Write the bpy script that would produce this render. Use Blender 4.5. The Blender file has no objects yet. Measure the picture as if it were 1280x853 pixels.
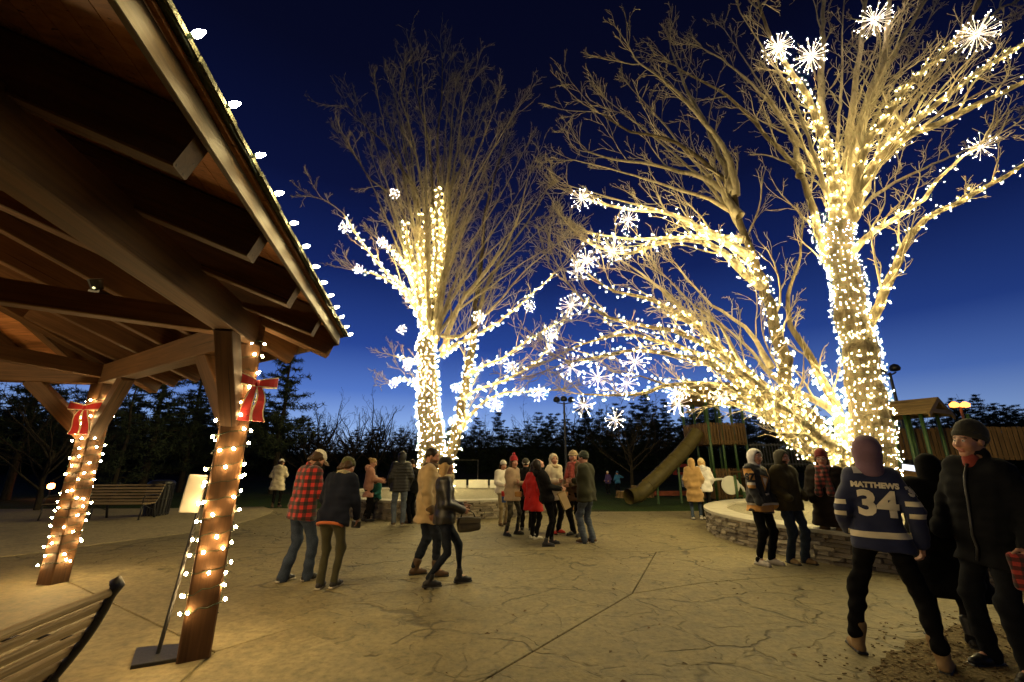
import bpy, bmesh, math, random
import numpy as np
from mathutils import Vector, Matrix
from mathutils.bvhtree import BVHTree
from math import sin, cos, tan, pi, radians as R

# ---------------------------------------------------------------- camera, sky, exposure
scene = bpy.context.scene
FPX = 533.0                      # focal length in pixels of the 1280 px wide photograph
PITCH = math.atan(150.5 / FPX)
CAMH = 1.6
cd = bpy.data.cameras.new('scene_camera')
cd.sensor_width = 36.0
cd.lens = 36.0 * FPX / 1280.0
cd.clip_start = 0.05
cd.clip_end = 3000
cam = bpy.data.objects.new('scene_camera', cd)
scene.collection.objects.link(cam)
cam.location = (0, 0, CAMH)
cam.rotation_euler = (pi / 2 + PITCH, 0, 0)
scene.camera = cam

world = bpy.data.worlds.new('World')
scene.world = world
world.use_nodes = True
wn = world.node_tree.nodes
wl = world.node_tree.links
wn.clear()
# dusk sky after sunset: deep blue overhead, paler toward the horizon, a little brighter where the sun went down
tc = wn.new('ShaderNodeTexCoord')
sep = wn.new('ShaderNodeSeparateXYZ')
wl.new(tc.outputs['Generated'], sep.inputs[0])
dusk = wn.new('ShaderNodeValToRGB')
stops = [(0.0, (.50, .64, .85)), (.07, (.27, .43, .80)), (.15, (.085, .180, .55)), (.25, (.022, .060, .29)),
         (.40, (.0070, .0180, .115)), (.55, (.0036, .0068, .044)), (.72, (.0024, .0036, .019)), (1.0, (.0016, .0022, .012))]
while len(dusk.color_ramp.elements) < len(stops):
    dusk.color_ramp.elements.new(.5)
for e_, (p_, c_) in zip(dusk.color_ramp.elements, stops):
    e_.position = p_
    e_.color = (*c_, 1)
wl.new(sep.outputs[2], dusk.inputs[0])
west = wn.new('ShaderNodeVectorMath')
west.operation = 'DOT_PRODUCT'
west.inputs[1].default_value = Vector((-.22, .97, 0)).normalized()
wl.new(tc.outputs['Generated'], west.inputs[0])
wr = wn.new('ShaderNodeMapRange')
wr.inputs['From Min'].default_value = -.2
wr.inputs['From Max'].default_value = 1.0
wr.inputs['To Min'].default_value = .18
wr.inputs['To Max'].default_value = .61
wl.new(west.outputs['Value'], wr.inputs['Value'])
bg = wn.new('ShaderNodeBackground')
wl.new(dusk.outputs[0], bg.inputs['Color'])
wl.new(wr.outputs[0], bg.inputs['Strength'])
wo = wn.new('ShaderNodeOutputWorld')
wl.new(bg.outputs[0], wo.inputs['Surface'])

scene.view_settings.view_transform = 'Standard'
scene.view_settings.look = 'None'
scene.view_settings.exposure = 0.75
scene.view_settings.gamma = 1.0
scene.render.engine = 'CYCLES'
scene.cycles.use_denoising = True
scene.cycles.max_bounces = 5
scene.cycles.diffuse_bounces = 2
scene.cycles.glossy_bounces = 2
scene.cycles.transparent_max_bounces = 6
scene.cycles.sample_clamp_indirect = 4.0
scene.cycles.caustics_reflective = False
scene.cycles.caustics_refractive = False
scene.cycles.use_light_tree = True

E_TREE = 640.0      # radiance of the small bulbs on the trees
E_POST = 150.0      # bulbs on the pavilion posts
E_EAVE = 300.0       # big bulbs along the eave
E_BURST = 1.6      # starburst lights

# ---------------------------------------------------------------- helpers
COL = scene.collection
WOODS = {'pavilion_timber', 'deck_board', 'fascia_board', 'bench_slat', 'play_timber', 'play_roof'}
rng = random.Random(7)
_c, _s = cos(PITCH), sin(PITCH)

def ray(px, py):
    u = (px - 640) / FPX
    v = (426.5 - py) / FPX
    return Vector((u, _c - v * _s, _s + v * _c))

def G(px, py, z=0.0):
    d = ray(px, py)
    t = (z - CAMH) / d.z
    return Vector((d.x * t, d.y * t, z))

def P(px, py, Y):
    d = ray(px, py)
    t = Y / d.y
    return Vector((d.x * t, Y, CAMH + d.z * t))

def link(o, parent=None, label=None, cat=None, group=None, kind=None):
    COL.objects.link(o)
    if parent is not None:
        o.parent = parent
    if label:
        o['label'] = label
    if cat:
        o['category'] = cat
    if group:
        o['group'] = group
    if kind:
        o['kind'] = kind
    return o

def empty(name, loc=(0, 0, 0), rz=0, **kw):
    o = bpy.data.objects.new(name, None)
    o.empty_display_size = 0.1
    o.location = loc
    o.rotation_euler = (0, 0, rz)
    return link(o, **kw)

def ob(name, me, parent=None, loc=None, rot=None, scale=None, **kw):
    o = bpy.data.objects.new(name, me)
    if loc is not None:
        o.location = loc
    if rot is not None:
        o.rotation_euler = rot
    if scale is not None:
        o.scale = scale
    return link(o, parent, **kw)

def mesh_np(name, v, f, mat=None, smooth=False):
    """mesh from numpy verts and faces of one arity (n,3) or (n,4)"""
    me = bpy.data.meshes.new(name)
    v = np.asarray(v, dtype=np.float32)
    f = np.asarray(f, dtype=np.int32)
    n, k = f.shape
    me.vertices.add(len(v))
    me.vertices.foreach_set('co', v.ravel())
    me.loops.add(n * k)
    me.loops.foreach_set('vertex_index', f.ravel())
    me.polygons.add(n)
    me.polygons.foreach_set('loop_start', np.arange(0, n * k, k, dtype=np.int32))
    if smooth:
        me.polygons.foreach_set('use_smooth', np.ones(n, dtype=bool))
    me.update(calc_edges=True)
    if mat is not None:
        me.materials.append(mat)
    return me

class MB:
    """mesh builder: mixed polygons"""
    def __init__(self):
        self.v = []
        self.f = []
        self.m = []
        self.g = []

    def add(self, vs, fs, mi=0, g=None):
        b = len(self.v)
        vs = [tuple(x) for x in vs]
        self.v.extend(vs)
        self.g.extend(vs if g is None else g)
        self.f.extend([tuple(i + b for i in q) for q in fs])
        self.m.extend([mi] * len(fs))
        return self

    def box(self, c, s, M=None):
        """box centre c, full sizes s, optional 3x3 rotation"""
        hx, hy, hz = s[0] / 2, s[1] / 2, s[2] / 2
        vs = [Vector((x, y, z)) for x in (-hx, hx) for y in (-hy, hy) for z in (-hz, hz)]
        if M is not None:
            vs = [M @ q for q in vs]
        c = Vector(c)
        return self.add([q + c for q in vs],
                        [(0, 1, 3, 2), (4, 6, 7, 5), (0, 4, 5, 1), (2, 3, 7, 6), (0, 2, 6, 4), (1, 5, 7, 3)])

    def beam(self, a, b, w, h, up=(0, 0, 1), ch=0.008):
        """chamfered timber from a to b (centre line), width w, height h along up"""
        a, b = Vector(a), Vector(b)
        d = (b - a).normalized()
        side = d.cross(Vector(up)).normalized()
        u = side.cross(d).normalized()
        hw, hh = w / 2, h / 2
        ch = min(ch, hw * .45, hh * .45)
        pr = [(hw, -hh + ch), (hw, hh - ch), (hw - ch, hh), (-hw + ch, hh),
              (-hw, hh - ch), (-hw, -hh + ch), (-hw + ch, -hh), (hw - ch, -hh)]
        vs = [a + side * x + u * y for x, y in pr] + [b + side * x + u * y for x, y in pr]
        fs = [(i, (i + 1) % 8, 8 + (i + 1) % 8, 8 + i) for i in range(8)]
        fs += [tuple(range(7, -1, -1)), tuple(range(8, 16))]
        L = (b - a).length
        return self.add(vs, fs, g=[(0.0, x, y) for x, y in pr] + [(L, x, y) for x, y in pr])

    def tube(self, pts, rad, n=8, cap=True, closed=False):
        pts = [Vector(p) for p in pts]
        if not hasattr(rad, '__len__'):
            rad = [rad] * len(pts)
        rings = []
        ref = Vector((0.13, 0.31, 0.94)).normalized()
        for i, p in enumerate(pts):
            if closed:
                t = (pts[(i + 1) % len(pts)] - pts[i - 1]).normalized()
            else:
                t = (pts[min(i + 1, len(pts) - 1)] - pts[max(i - 1, 0)]).normalized()
            if i == 0 and abs(t.dot(ref)) > .9:
                ref = Vector((.95, .2, .1)).normalized()
            x = ref - t * ref.dot(t)
            x.normalize()
            ref = x
            y = t.cross(x)
            rings.append([p + (x * cos(2 * pi * k / n) + y * sin(2 * pi * k / n)) * rad[i] for k in range(n)])
        vs = [q for r_ in rings for q in r_]
        fs = []
        m = len(pts)
        for i in range(m if closed else m - 1):
            j = (i + 1) % m
            for k in range(n):
                k2 = (k + 1) % n
                fs.append((i * n + k, i * n + k2, j * n + k2, j * n + k))
        if cap and not closed:
            fs.append(tuple(range(n - 1, -1, -1)))
            fs.append(tuple((m - 1) * n + k for k in range(n)))
        return self.add(vs, fs)

    def lathe(self, prof, n=12, c=(0, 0, 0), M=None):
        c = Vector(c)
        vs = []
        for r_, z in prof:
            for k in range(n):
                q = Vector((r_ * cos(2 * pi * k / n), r_ * sin(2 * pi * k / n), z))
                vs.append(c + (M @ q if M is not None else q))
        fs = []
        for i in range(len(prof) - 1):
            for k in range(n):
                k2 = (k + 1) % n
                fs.append((i * n + k, i * n + k2, (i + 1) * n + k2, (i + 1) * n + k))
        fs.append(tuple(range(n - 1, -1, -1)))
        fs.append(tuple((len(prof) - 1) * n + k for k in range(n)))
        return self.add(vs, fs)

    def prism(self, poly, z0, z1, bevel=0.0):
        """vertical prism of a ccw 2d polygon; bevel shrinks the top edge"""
        n = len(poly)
        cx = sum(p[0] for p in poly) / n
        cy = sum(p[1] for p in poly) / n
        lay = [(z0, 0.0)]
        if bevel:
            lay += [(z1 - bevel, 0.0), (z1, bevel)]
        else:
            lay += [(z1, 0.0)]
        vs = []
        for z, inset in lay:
            for p in poly:
                d = Vector((cx - p[0], cy - p[1]))
                if d.length > 0:
                    d = d.normalized() * inset * 1.2
                vs.append((p[0] + d.x, p[1] + d.y, z))
        fs = []
        for i in range(len(lay) - 1):
            for k in range(n):
                k2 = (k + 1) % n
                fs.append((i * n + k, i * n + k2, (i + 1) * n + k2, (i + 1) * n + k))
        fs.append(tuple(range(n - 1, -1, -1)))
        fs.append(tuple((len(lay) - 1) * n + k for k in range(n)))
        return self.add(vs, fs)

    def mesh(self, name, mat=None, smooth=False):
        me = bpy.data.meshes.new(name)
        me.from_pydata(self.v, [], self.f)
        if mat is not None:
            for m in (mat if isinstance(mat, (list, tuple)) else [mat]):
                me.materials.append(m)
            if not isinstance(mat, (list, tuple)) and mat.name in WOODS:
                ga = me.attributes.new('grain', 'FLOAT_VECTOR', 'POINT')
                ga.data.foreach_set('vector', [c for q in self.g for c in q])
        if smooth:
            me.polygons.foreach_set('use_smooth', [True] * len(me.polygons))
        me.update()
        return me

    def build(self, name, mat=None, parent=None, smooth=False, **kw):
        return ob(name, self.mesh(name, mat, smooth), parent, **kw)

# ---------------------------------------------------------------- materials
def newmat(name):
    m = bpy.data.materials.new(name)
    m.use_nodes = True
    nt = m.node_tree
    b = nt.nodes['Principled BSDF']
    return m, nt, b

def coords(nt, scale=1.0, kind='Object', vec=(1, 1, 1)):
    tc = nt.nodes.new('ShaderNodeTexCoord')
    mp = nt.nodes.new('ShaderNodeMapping')
    mp.inputs['Scale'].default_value = (scale * vec[0], scale * vec[1], scale * vec[2])
    nt.links.new(tc.outputs[kind], mp.inputs[0])
    return mp.outputs[0]

def noise(nt, vec, scale, detail=4, rough=.55, dist=0.0):
    n = nt.nodes.new('ShaderNodeTexNoise')
    n.inputs['Scale'].default_value = scale
    n.inputs['Detail'].default_value = detail
    n.inputs['Roughness'].default_value = rough
    n.inputs['Distortion'].default_value = dist
    nt.links.new(vec, n.inputs['Vector'])
    return n.outputs['Fac']

def ramp(nt, fac, stops):
    r_ = nt.nodes.new('ShaderNodeValToRGB')
    cr = r_.color_ramp
    while len(cr.elements) < len(stops):
        cr.elements.new(0.5)
    for e, (p, c) in zip(cr.elements, stops):
        e.position = p
        e.color = (c[0], c[1], c[2], 1) if hasattr(c, '__len__') else (c, c, c, 1)
    nt.links.new(fac, r_.inputs[0])
    return r_.outputs[0]

def mth(nt, op, a, b=None, c=None):
    n = nt.nodes.new('ShaderNodeMath')
    n.operation = op
    for i, x in enumerate((a, b, c)):
        if x is None:
            continue
        if isinstance(x, (int, float)):
            n.inputs[i].default_value = x
        else:
            nt.links.new(x, n.inputs[i])
    return n.outputs[0]

def mixc(nt, fac, a, b, blend='MIX'):
    n = nt.nodes.new('ShaderNodeMix')
    n.data_type = 'RGBA'
    n.blend_type = blend
    for i, x in ((0, fac), (6, a), (7, b)):
        if isinstance(x, (int, float)):
            n.inputs[i].default_value = x
        elif hasattr(x, '__len__'):
            n.inputs[i].default_value = (x[0], x[1], x[2], 1)
        else:
            nt.links.new(x, n.inputs[i])
    return n.outputs[2]

def bump(nt, b, h, strength=.4, dist=.01):
    n = nt.nodes.new('ShaderNodeBump')
    n.inputs['Strength'].default_value = strength
    n.inputs['Distance'].default_value = dist
    nt.links.new(h, n.inputs['Height'])
    nt.links.new(n.outputs[0], b.inputs['Normal'])

_mc = {}
def mat(name, col, rough=.8, var=.25, scale=6, bs=60, bst=.3, bd=.004, metal=0, spec=.3, sheen=0):
    """plain procedural material: mottled colour, fine relief"""
    if name in _mc:
        return _mc[name]
    m, nt, b = newmat(name)
    v = coords(nt)
    n1 = noise(nt, v, scale, 5)
    lo = [x * (1 - var) for x in col]
    hi = [min(1, x * (1 + var)) for x in col]
    c = ramp(nt, n1, [(.3, lo), (.7, hi)])
    nt.links.new(c, b.inputs['Base Color'])
    n2 = noise(nt, v, bs, 3)
    r_ = mth(nt, 'MULTIPLY_ADD', n2, .25, rough - .12)
    nt.links.new(r_, b.inputs['Roughness'])
    b.inputs['Metallic'].default_value = metal
    b.inputs['Specular IOR Level'].default_value = spec
    if sheen:
        b.inputs['Sheen Weight'].default_value = sheen
    if bst:
        bump(nt, b, n2, bst, bd)
    _mc[name] = m
    return m

def emit(name, col, strength):
    if name in _mc:
        return _mc[name]
    m, nt, b = newmat(name)
    b.inputs['Base Color'].default_value = (.8, .75, .6, 1)
    b.inputs['Emission Color'].default_value = (*col, 1)
    b.inputs['Emission Strength'].default_value = strength
    m.cycles.emission_sampling = 'FRONT'
    _mc[name] = m
    return m

def wood(name, col, dark=.5, along=None, scale=1.0, rough=.65, spec=.25):
    """timber: grain and drying checks drawn out along each piece (attribute 'grain': along, across, up)"""
    if name in _mc:
        return _mc[name]
    m, nt, b = newmat(name)
    at = nt.nodes.new('ShaderNodeAttribute')
    at.attribute_name = 'grain'
    oi = nt.nodes.new('ShaderNodeObjectInfo')
    off = nt.nodes.new('ShaderNodeVectorMath')
    off.operation = 'MULTIPLY_ADD'
    off.inputs[1].default_value = (37.0, 11.0, 23.0)
    cmb = nt.nodes.new('ShaderNodeCombineXYZ')
    for i in range(3):
        nt.links.new(oi.outputs['Random'], cmb.inputs[i])
    nt.links.new(cmb.outputs[0], off.inputs[0])
    nt.links.new(at.outputs['Vector'], off.inputs[2])
    def stretched(sx, sy):
        mp = nt.nodes.new('ShaderNodeMapping')
        mp.inputs['Scale'].default_value = (sx, sy, sy)
        nt.links.new(off.outputs[0], mp.inputs[0])
        return mp.outputs[0]
    n1 = noise(nt, stretched(1.1, 26), 1.0, 6, .6, .8)
    n2 = noise(nt, stretched(.9, 2.2), 1.0, 4, .6)
    n3 = noise(nt, stretched(.55, 42), 1.0, 2, .5, .3)
    c1 = ramp(nt, n1, [(.25, [x * dark for x in col]), (.5, col), (.8, [min(1, x * 1.45) for x in col])])
    c2 = ramp(nt, n2, [(.28, .58), (.7, 1.15)])
    chk = ramp(nt, n3, [(.27, .22), (.33, 1.0)])
    c = mixc(nt, 1.0, mixc(nt, 1.0, c1, c2, 'MULTIPLY'), chk, 'MULTIPLY')
    nt.links.new(c, b.inputs['Base Color'])
    b.inputs['Roughness'].default_value = rough
    b.inputs['Specular IOR Level'].default_value = spec
    bump(nt, b, mth(nt, 'ADD', n1, mth(nt, 'MULTIPLY', chk, 1.2)), .5, .005)
    _mc[name] = m
    return m

WARM = (1.0, 0.79, 0.34)
WARM2 = (1.0, 0.78, 0.48)
M_BULB = emit('bulb_glow', WARM, E_TREE)
M_TRUNKBULB = emit('trunk_bulb_glow', WARM, E_TREE * .25)
M_POSTBULB = emit('post_bulb_glow', (1.0, 0.66, 0.27), E_POST)
M_EAVEBULB = emit('eave_bulb_glow', (1.0, 0.77, 0.33), E_EAVE)
M_BURST = emit('starburst_glow', (1.0, 0.80, 0.60), E_BURST)
M_BURSTTIP = emit('starburst_tip_glow', (1.0, 0.80, 0.60), E_BURST * 150)
M_WIRE = mat('green_wire', (.015, .03, .015), rough=.5)
M_BLACK = mat('black_metal', (.012, .012, .013), rough=.42, var=.3, spec=.5, bst=.1)
M_GREENPOST = mat('green_post', (.032, .068, .022), rough=.45, spec=.4, bst=.1)
# ---------------------------------------------------------------- the ground
def concrete(name, col, cracks=True, rough=.72):
    m, nt, b = newmat(name)
    v = coords(nt)
    n1 = noise(nt, v, .55, 6, .6)
    n2 = noise(nt, v, 5.0, 6, .65)
    n3 = noise(nt, v, 45, 4, .6)
    base = ramp(nt, n1, [(.28, [x * .78 for x in col]), (.5, col), (.75, [x * 1.15 for x in col])])
    mot = ramp(nt, n2, [(.3, .62), (.5, .95), (.75, 1.2)])
    c = mixc(nt, 1.0, base, mot, 'MULTIPLY')
    n4 = noise(nt, v, 17.0, 5, .7)
    c = mixc(nt, 1.0, c, ramp(nt, n4, [(.32, .66), (.5, 1.0), (.7, 1.22)]), 'MULTIPLY')
    h = mth(nt, 'ADD', mth(nt, 'MULTIPLY', n2, .9), mth(nt, 'MULTIPLY', n3, .22))
    if cracks:
        # slate skin stamped into the concrete: bent, broken cleft lines
        warp = nt.nodes.new('ShaderNodeTexNoise')
        warp.inputs['Scale'].default_value = 1.1
        warp.inputs['Detail'].default_value = 4
        nt.links.new(v, warp.inputs['Vector'])
        wv = nt.nodes.new('ShaderNodeVectorMath')
        wv.operation = 'MULTIPLY_ADD'
        wv.inputs[1].default_value = (1.3, 1.3, 0)
        nt.links.new(warp.outputs['Color'], wv.inputs[0])
        nt.links.new(v, wv.inputs[2])
        hs = []
        for sc, th, w in ((.55, .014, 1.0), (1.5, .022, .6)):
            vo = nt.nodes.new('ShaderNodeTexVoronoi')
            vo.feature = 'DISTANCE_TO_EDGE'
            vo.inputs['Scale'].default_value = sc
            nt.links.new(wv.outputs[0], vo.inputs['Vector'])
            line = ramp(nt, vo.outputs['Distance'], [(0.0, 0.0), (th * .35, .15), (th, 1.0)])
            brk = ramp(nt, noise(nt, v, 1.9 * sc + .6, 3), [(.44, 1.0), (.52, 0.0)])
            ln = mth(nt, 'MAXIMUM', line, brk)
            c = mixc(nt, w * .75, c, mixc(nt, 1.0, c, ramp(nt, ln, [(0, .30), (1, 1.0)]), 'MULTIPLY'))
            hs.append(mth(nt, 'MULTIPLY', ln, 1.1 * w))
        # shallow shelves between the clefts
        vo2 = nt.nodes.new('ShaderNodeTexVoronoi')
        vo2.inputs['Scale'].default_value = .9
        nt.links.new(wv.outputs[0], vo2.inputs['Vector'])
        sh = noise(nt, wv.outputs[0], 2.6, 7, .68, .8)
        h = mth(nt, 'ADD', h, mth(nt, 'ADD', mth(nt, 'ADD', hs[0], hs[1]), mth(nt, 'MULTIPLY', sh, 1.7)))
        bump(nt, b, h, .8, .016)
    else:
        bump(nt, b, h, .35, .006)
    nt.links.new(c, b.inputs['Base Color'])
    rr = mth(nt, 'MULTIPLY_ADD', n2, .35, rough - .18)
    nt.links.new(rr, b.inputs['Roughness'])
    b.inputs['Specular IOR Level'].default_value = .35
    return m

M_STAMP = concrete('stamped_concrete', (.195, .160, .080))
M_SMOOTH = concrete('smooth_concrete', (.215, .178, .095), cracks=False)
M_PATH = concrete('path_concrete', (.32, .265, .15), cracks=False)
M_GROUT = mat('joint_dirt', (.035, .028, .018), rough=.95, bst=.4)

def soil_mat():
    m, nt, b = newmat('lawn')
    v = coords(nt)
    n1 = noise(nt, v, .35, 4)
    n2 = noise(nt, v, 30, 5, .7)
    c = ramp(nt, n1, [(.35, (.030, .045, .013)), (.55, (.035, .060, .016)), (.7, (.05, .045, .022))])
    c2 = ramp(nt, n2, [(.25, .45), (.75, 1.3)])
    nt.links.new(mixc(nt, 1.0, c, c2, 'MULTIPLY'), b.inputs['Base Color'])
    b.inputs['Roughness'].default_value = .95
    b.inputs['Specular IOR Level'].default_value = .1
    bump(nt, b, n2, .9, .05)
    return m
M_LAWN = soil_mat()
M_MULCH = mat('mulch', (.15, .115, .06), rough=.95, var=.45, scale=30, bs=35, bst=1.0, bd=.03, spec=.1)

g = MB()
g.add([(-900, -300, -.05), (900, -300, -.05), (900, 1500, -.05), (-900, 1500, -.05)], [(0, 1, 2, 3)])
g.build('ground', M_LAWN, kind='structure', label='dark lawn reaching back to the woods')

def inset(poly, d):
    n = len(poly)
    out = []
    for i in range(n):
        p0, p1, p2 = Vector(poly[i - 1][:2]), Vector(poly[i][:2]), Vector(poly[(i + 1) % n][:2])
        e1, e2 = (p1 - p0).normalized(), (p2 - p1).normalized()
        n1, n2 = Vector((-e1.y, e1.x)), Vector((-e2.y, e2.x))
        k = (n1 + n2)
        k = k / max(.25, k.dot(n1))
        q = p1 + k * d
        out.append((q.x, q.y))
    return out

def slab(poly, z0, z1, d):
    """slab with a small arris: lower outline, then the top set in"""
    n = len(poly)
    a = inset(poly, d)
    b_ = inset(poly, d + .006)
    mb = MB()
    vs = [(p[0], p[1], z0) for p in a] + [(p[0], p[1], z1 - .006) for p in a] + [(p[0], p[1], z1) for p in b_]
    fs = []
    for l in (0, 1):
        for k in range(n):
            k2 = (k + 1) % n
            fs.append((l * n + k, l * n + k2, (l + 1) * n + k2, (l + 1) * n + k))
    fs.append(tuple(2 * n + k for k in range(n)))
    return mb.add(vs, fs)

J = (1.51, 6.03)
plaza = empty('plaza', kind='structure', label='stamped concrete plaza')
bed = MB()
bed.add([(-13, -20, -.022), (22, -20, -.022), (22, 15.4, -.022), (-13, 15.4, -.022)], [(0, 1, 2, 3)])
bed.build('joint_bed', M_GROUT, plaza)
slabs = [
    [(-7.6, -20), (-7.6, -5.6), (-.24, 3.79), J, (2.65, 8.6), (-13, 9.5), (-13, -20)],
    [(-7.6, -20), (22, -20), (22, 7.02), (4.6, 6.95), (3.67, 6.8), (2.6, 6.52), J, (-.24, 3.79), (-7.6, -5.6)],
    [J, (2.6, 6.52), (3.67, 6.8), (4.6, 6.95), (22, 7.02), (22, 8.4), (2.65, 8.6)],
    [(-13, 9.5), (2.65, 8.6), (22, 8.4), (22, 15.6), (8.5, 15.5), (5, 15.25), (2.6, 15.1), (.5, 15.6), (-8.2, 16.2), (-13, 16.2)],
]
for sl in slabs:
    slab(sl, -.02, 0.0, .007).build('concrete_slab', M_STAMP, plaza)

# smooth apron and floor of the pavilion, a path to the left
PO = Vector((-7.2, 1.06, 0))
PR = 5.49
PA0 = R(34.9)
def pcorner(k, r=PR, z=0.0):
    a = PA0 + k * pi / 4
    return Vector((PO.x + r * cos(a), PO.y + r * sin(a), z))
pf = empty('pavilion_floor', kind='structure', label='smooth concrete floor under the pavilion')
slab([pcorner(k, 5.62)[:2] for k in range(8)], -.02, .014, .005).build('concrete_slab', M_SMOOTH, pf)
nc, fc = pcorner(0, 5.64), pcorner(1, 5.64)
t1 = (Vector((-.67, 3.79, 0)) - Vector((-6.24, 7.82, 0))).normalized()
A0 = Vector((-6.24, 7.82, 0))
def online(p):
    return A0 + t1 * (p - A0).dot(t1)
aN, aF = online(nc), online(fc)
slab([nc[:2], aN[:2], aF[:2], fc[:2]], -.02, .013, .005).build('concrete_slab', M_SMOOTH, pf)
aE = A0 + t1 * 8.6
pc = pcorner(-1, 5.64)
slab([(pc.x, pc.y), (1.5, -.6), aE[:2], aN[:2], nc[:2]], -.02, .012, .005).build('concrete_slab', M_SMOOTH, pf)
qc = pcorner(2, 5.64)
fq_out = Vector((-.215, .977, 0))
slab([fc[:2], aF[:2], (aF + Vector((-.6, .2, 0)))[:2], (qc + fq_out * 1.1)[:2], qc[:2]], -.02, .012, .005).build('concrete_slab', M_SMOOTH, pf)

path_px = [(0, 697), (60, 690), (120, 681), (180, 674), (230, 667), (270, 661), (300, 654), (322, 648), (338, 642), (342, 638), (330, 634)]
pp = [G(*q)[:2] for q in path_px]
pp = [(-22, 6.2)] + pp + [G(200, 636)[:2], (-26, 15.5)]
slab(pp, -.02, .010, 0).build('path', M_PATH, kind='structure', label='smooth pale path curving in from the left')

mp = [G(1085, 853)[:2], G(1118, 812)[:2], G(1157, 797)[:2], G(1225, 775)[:2], (4.9, 4.9), (6.5, 4.6), (9, 3.5), (9, -3), (2.6, -3)]
mp2 = []
for _k in range(len(mp)):
    _a, _b = Vector(mp[_k]), Vector(mp[(_k + 1) % len(mp)])
    _n = max(1, int((_b - _a).length / .09)) if _k < 5 else 1
    for _j in range(_n):
        _q = _a.lerp(_b, _j / _n)
        mp2.append((_q.x + rng.uniform(-.05, .05), _q.y + rng.uniform(-.05, .05)))
mp = mp2[::-1]
mm = MB()
mm.add([(x, y, .012) for x, y in mp], [tuple(range(len(mp)))])
mulch = mm.build('mulch_bed', M_MULCH, kind='structure', label='dark mulch at the plaza edge')
ch = MB()
for i in range(2600):
    x, y = rng.uniform(2.7, 6.0), rng.uniform(1.5, 5.0)
    # inside the bed only: simple even-odd test
    ins = False
    for k in range(len(mp)):
        (x1, y1), (x2, y2) = mp[k - 1], mp[k]
        if (y1 > y) != (y2 > y) and x < (x2 - x1) * (y - y1) / (y2 - y1) + x1:
            ins = not ins
    if not ins:
        continue
    a, l, w = rng.uniform(0, 2 * pi), rng.uniform(.015, .05), rng.uniform(.005, .014)
    M3 = Matrix.Rotation(a, 3, 'Z') @ Matrix.Rotation(rng.uniform(-.4, .4), 3, 'Y')
    ch.box((x, y, .018), (l, w, .006), M3)
for i in range(240):
    # strays kicked over the edge
    k = rng.randrange(len(mp))
    if not (2.2 < mp[k][0] < 6 and mp[k][1] > 2.5):
        continue
    x, y = mp[k][0] + rng.gauss(-.10, .16), mp[k][1] + rng.gauss(.08, .16)
    ch.box((x, y, .006), (rng.uniform(.012, .04), rng.uniform(.005, .012), .005), Matrix.Rotation(rng.uniform(0, 6.28), 3, 'Z'))
ch.build('bark_chips', mat('bark_chip', (.13, .085, .04), var=.6, scale=14, rough=.9), kind='stuff',
         label='loose bark chips on the mulch bed', cat='mulch')

# dry leaves and grit blown over the plaza
lf_ = MB()
for i in range(420):
    x, y = rng.uniform(-6, 9), rng.uniform(3.4, 15)
    if (x - 8.72) ** 2 + (y - 9.8) ** 2 < 4.4 ** 2 or (x + 2.4) ** 2 + (y - 17) ** 2 < 4.3 ** 2 or (Vector((x, y)) - PO.xy).length < 6.6:
        continue
    a, l_ = rng.uniform(0, 2 * pi), rng.uniform(.006, .034)
    c_, s_ = cos(a) * l_, sin(a) * l_
    w_ = rng.uniform(.3, .6)
    lf_.add([(x - c_, y - s_, .003), (x + s_ * w_, y - c_ * w_, .003 + rng.uniform(0, .012)), (x + c_, y + s_, .004), (x - s_ * w_, y + c_ * w_, .003 + rng.uniform(0, .012))], [(0, 1, 2, 3)])
lf_.build('leaf_litter', mat('dry_leaf', (.10, .06, .025), var=.6, scale=3, rough=.9), kind='stuff', label='dry leaves and grit scattered over the plaza', cat='leaves')

# ---------------------------------------------------------------- round stone planters
M_STONE = [mat('ledge_stone_%d' % i, c, rough=.85, var=.35, scale=9, bs=30, bst=.8, bd=.012)
           for i, c in enumerate([(.20, .165, .12), (.28, .235, .17), (.15, .125, .095), (.33, .285, .21)])]
M_CAP = mat('cap_stone', (.34, .315, .25), rough=.75, var=.15, scale=4, bs=40, bst=.4)
M_GRAVEL = mat('pale_gravel', (.20, .18, .125), rough=.9, var=.4, scale=25, bs=45, bst=.9, bd=.02)
M_PALE = mat('pale_panel', (.60, .58, .50), rough=.55, var=.08, scale=3, bst=.1)

def rough_stone(seed):
    r_ = random.Random(seed)
    bm = bmesh.new()
    bmesh.ops.create_cube(bm, size=1.0)
    bmesh.ops.bevel(bm, geom=bm.edges[:], offset=.11, segments=1, affect='EDGES')
    for v in bm.verts:
        v.co += Vector((r_.uniform(-.05, .05), r_.uniform(-.12, .12), r_.uniform(-.06, .06)))
    bmesh.ops.triangulate(bm, faces=bm.faces[:])
    vs = [v.co.copy() for v in bm.verts]
    bm.verts.index_update()
    fs = [tuple(v.index for v in f.verts) for f in bm.faces]
    bm.free()
    return vs, fs
STONES = [rough_stone(i) for i in range(6)]
_sm = {}
def stone_mesh(i, j):
    if (i, j) not in _sm:
        mb = MB()
        mb.add(*STONES[i])
        _sm[(i, j)] = mb.mesh('stone', M_STONE[j])
    return _sm[(i, j)]

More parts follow.
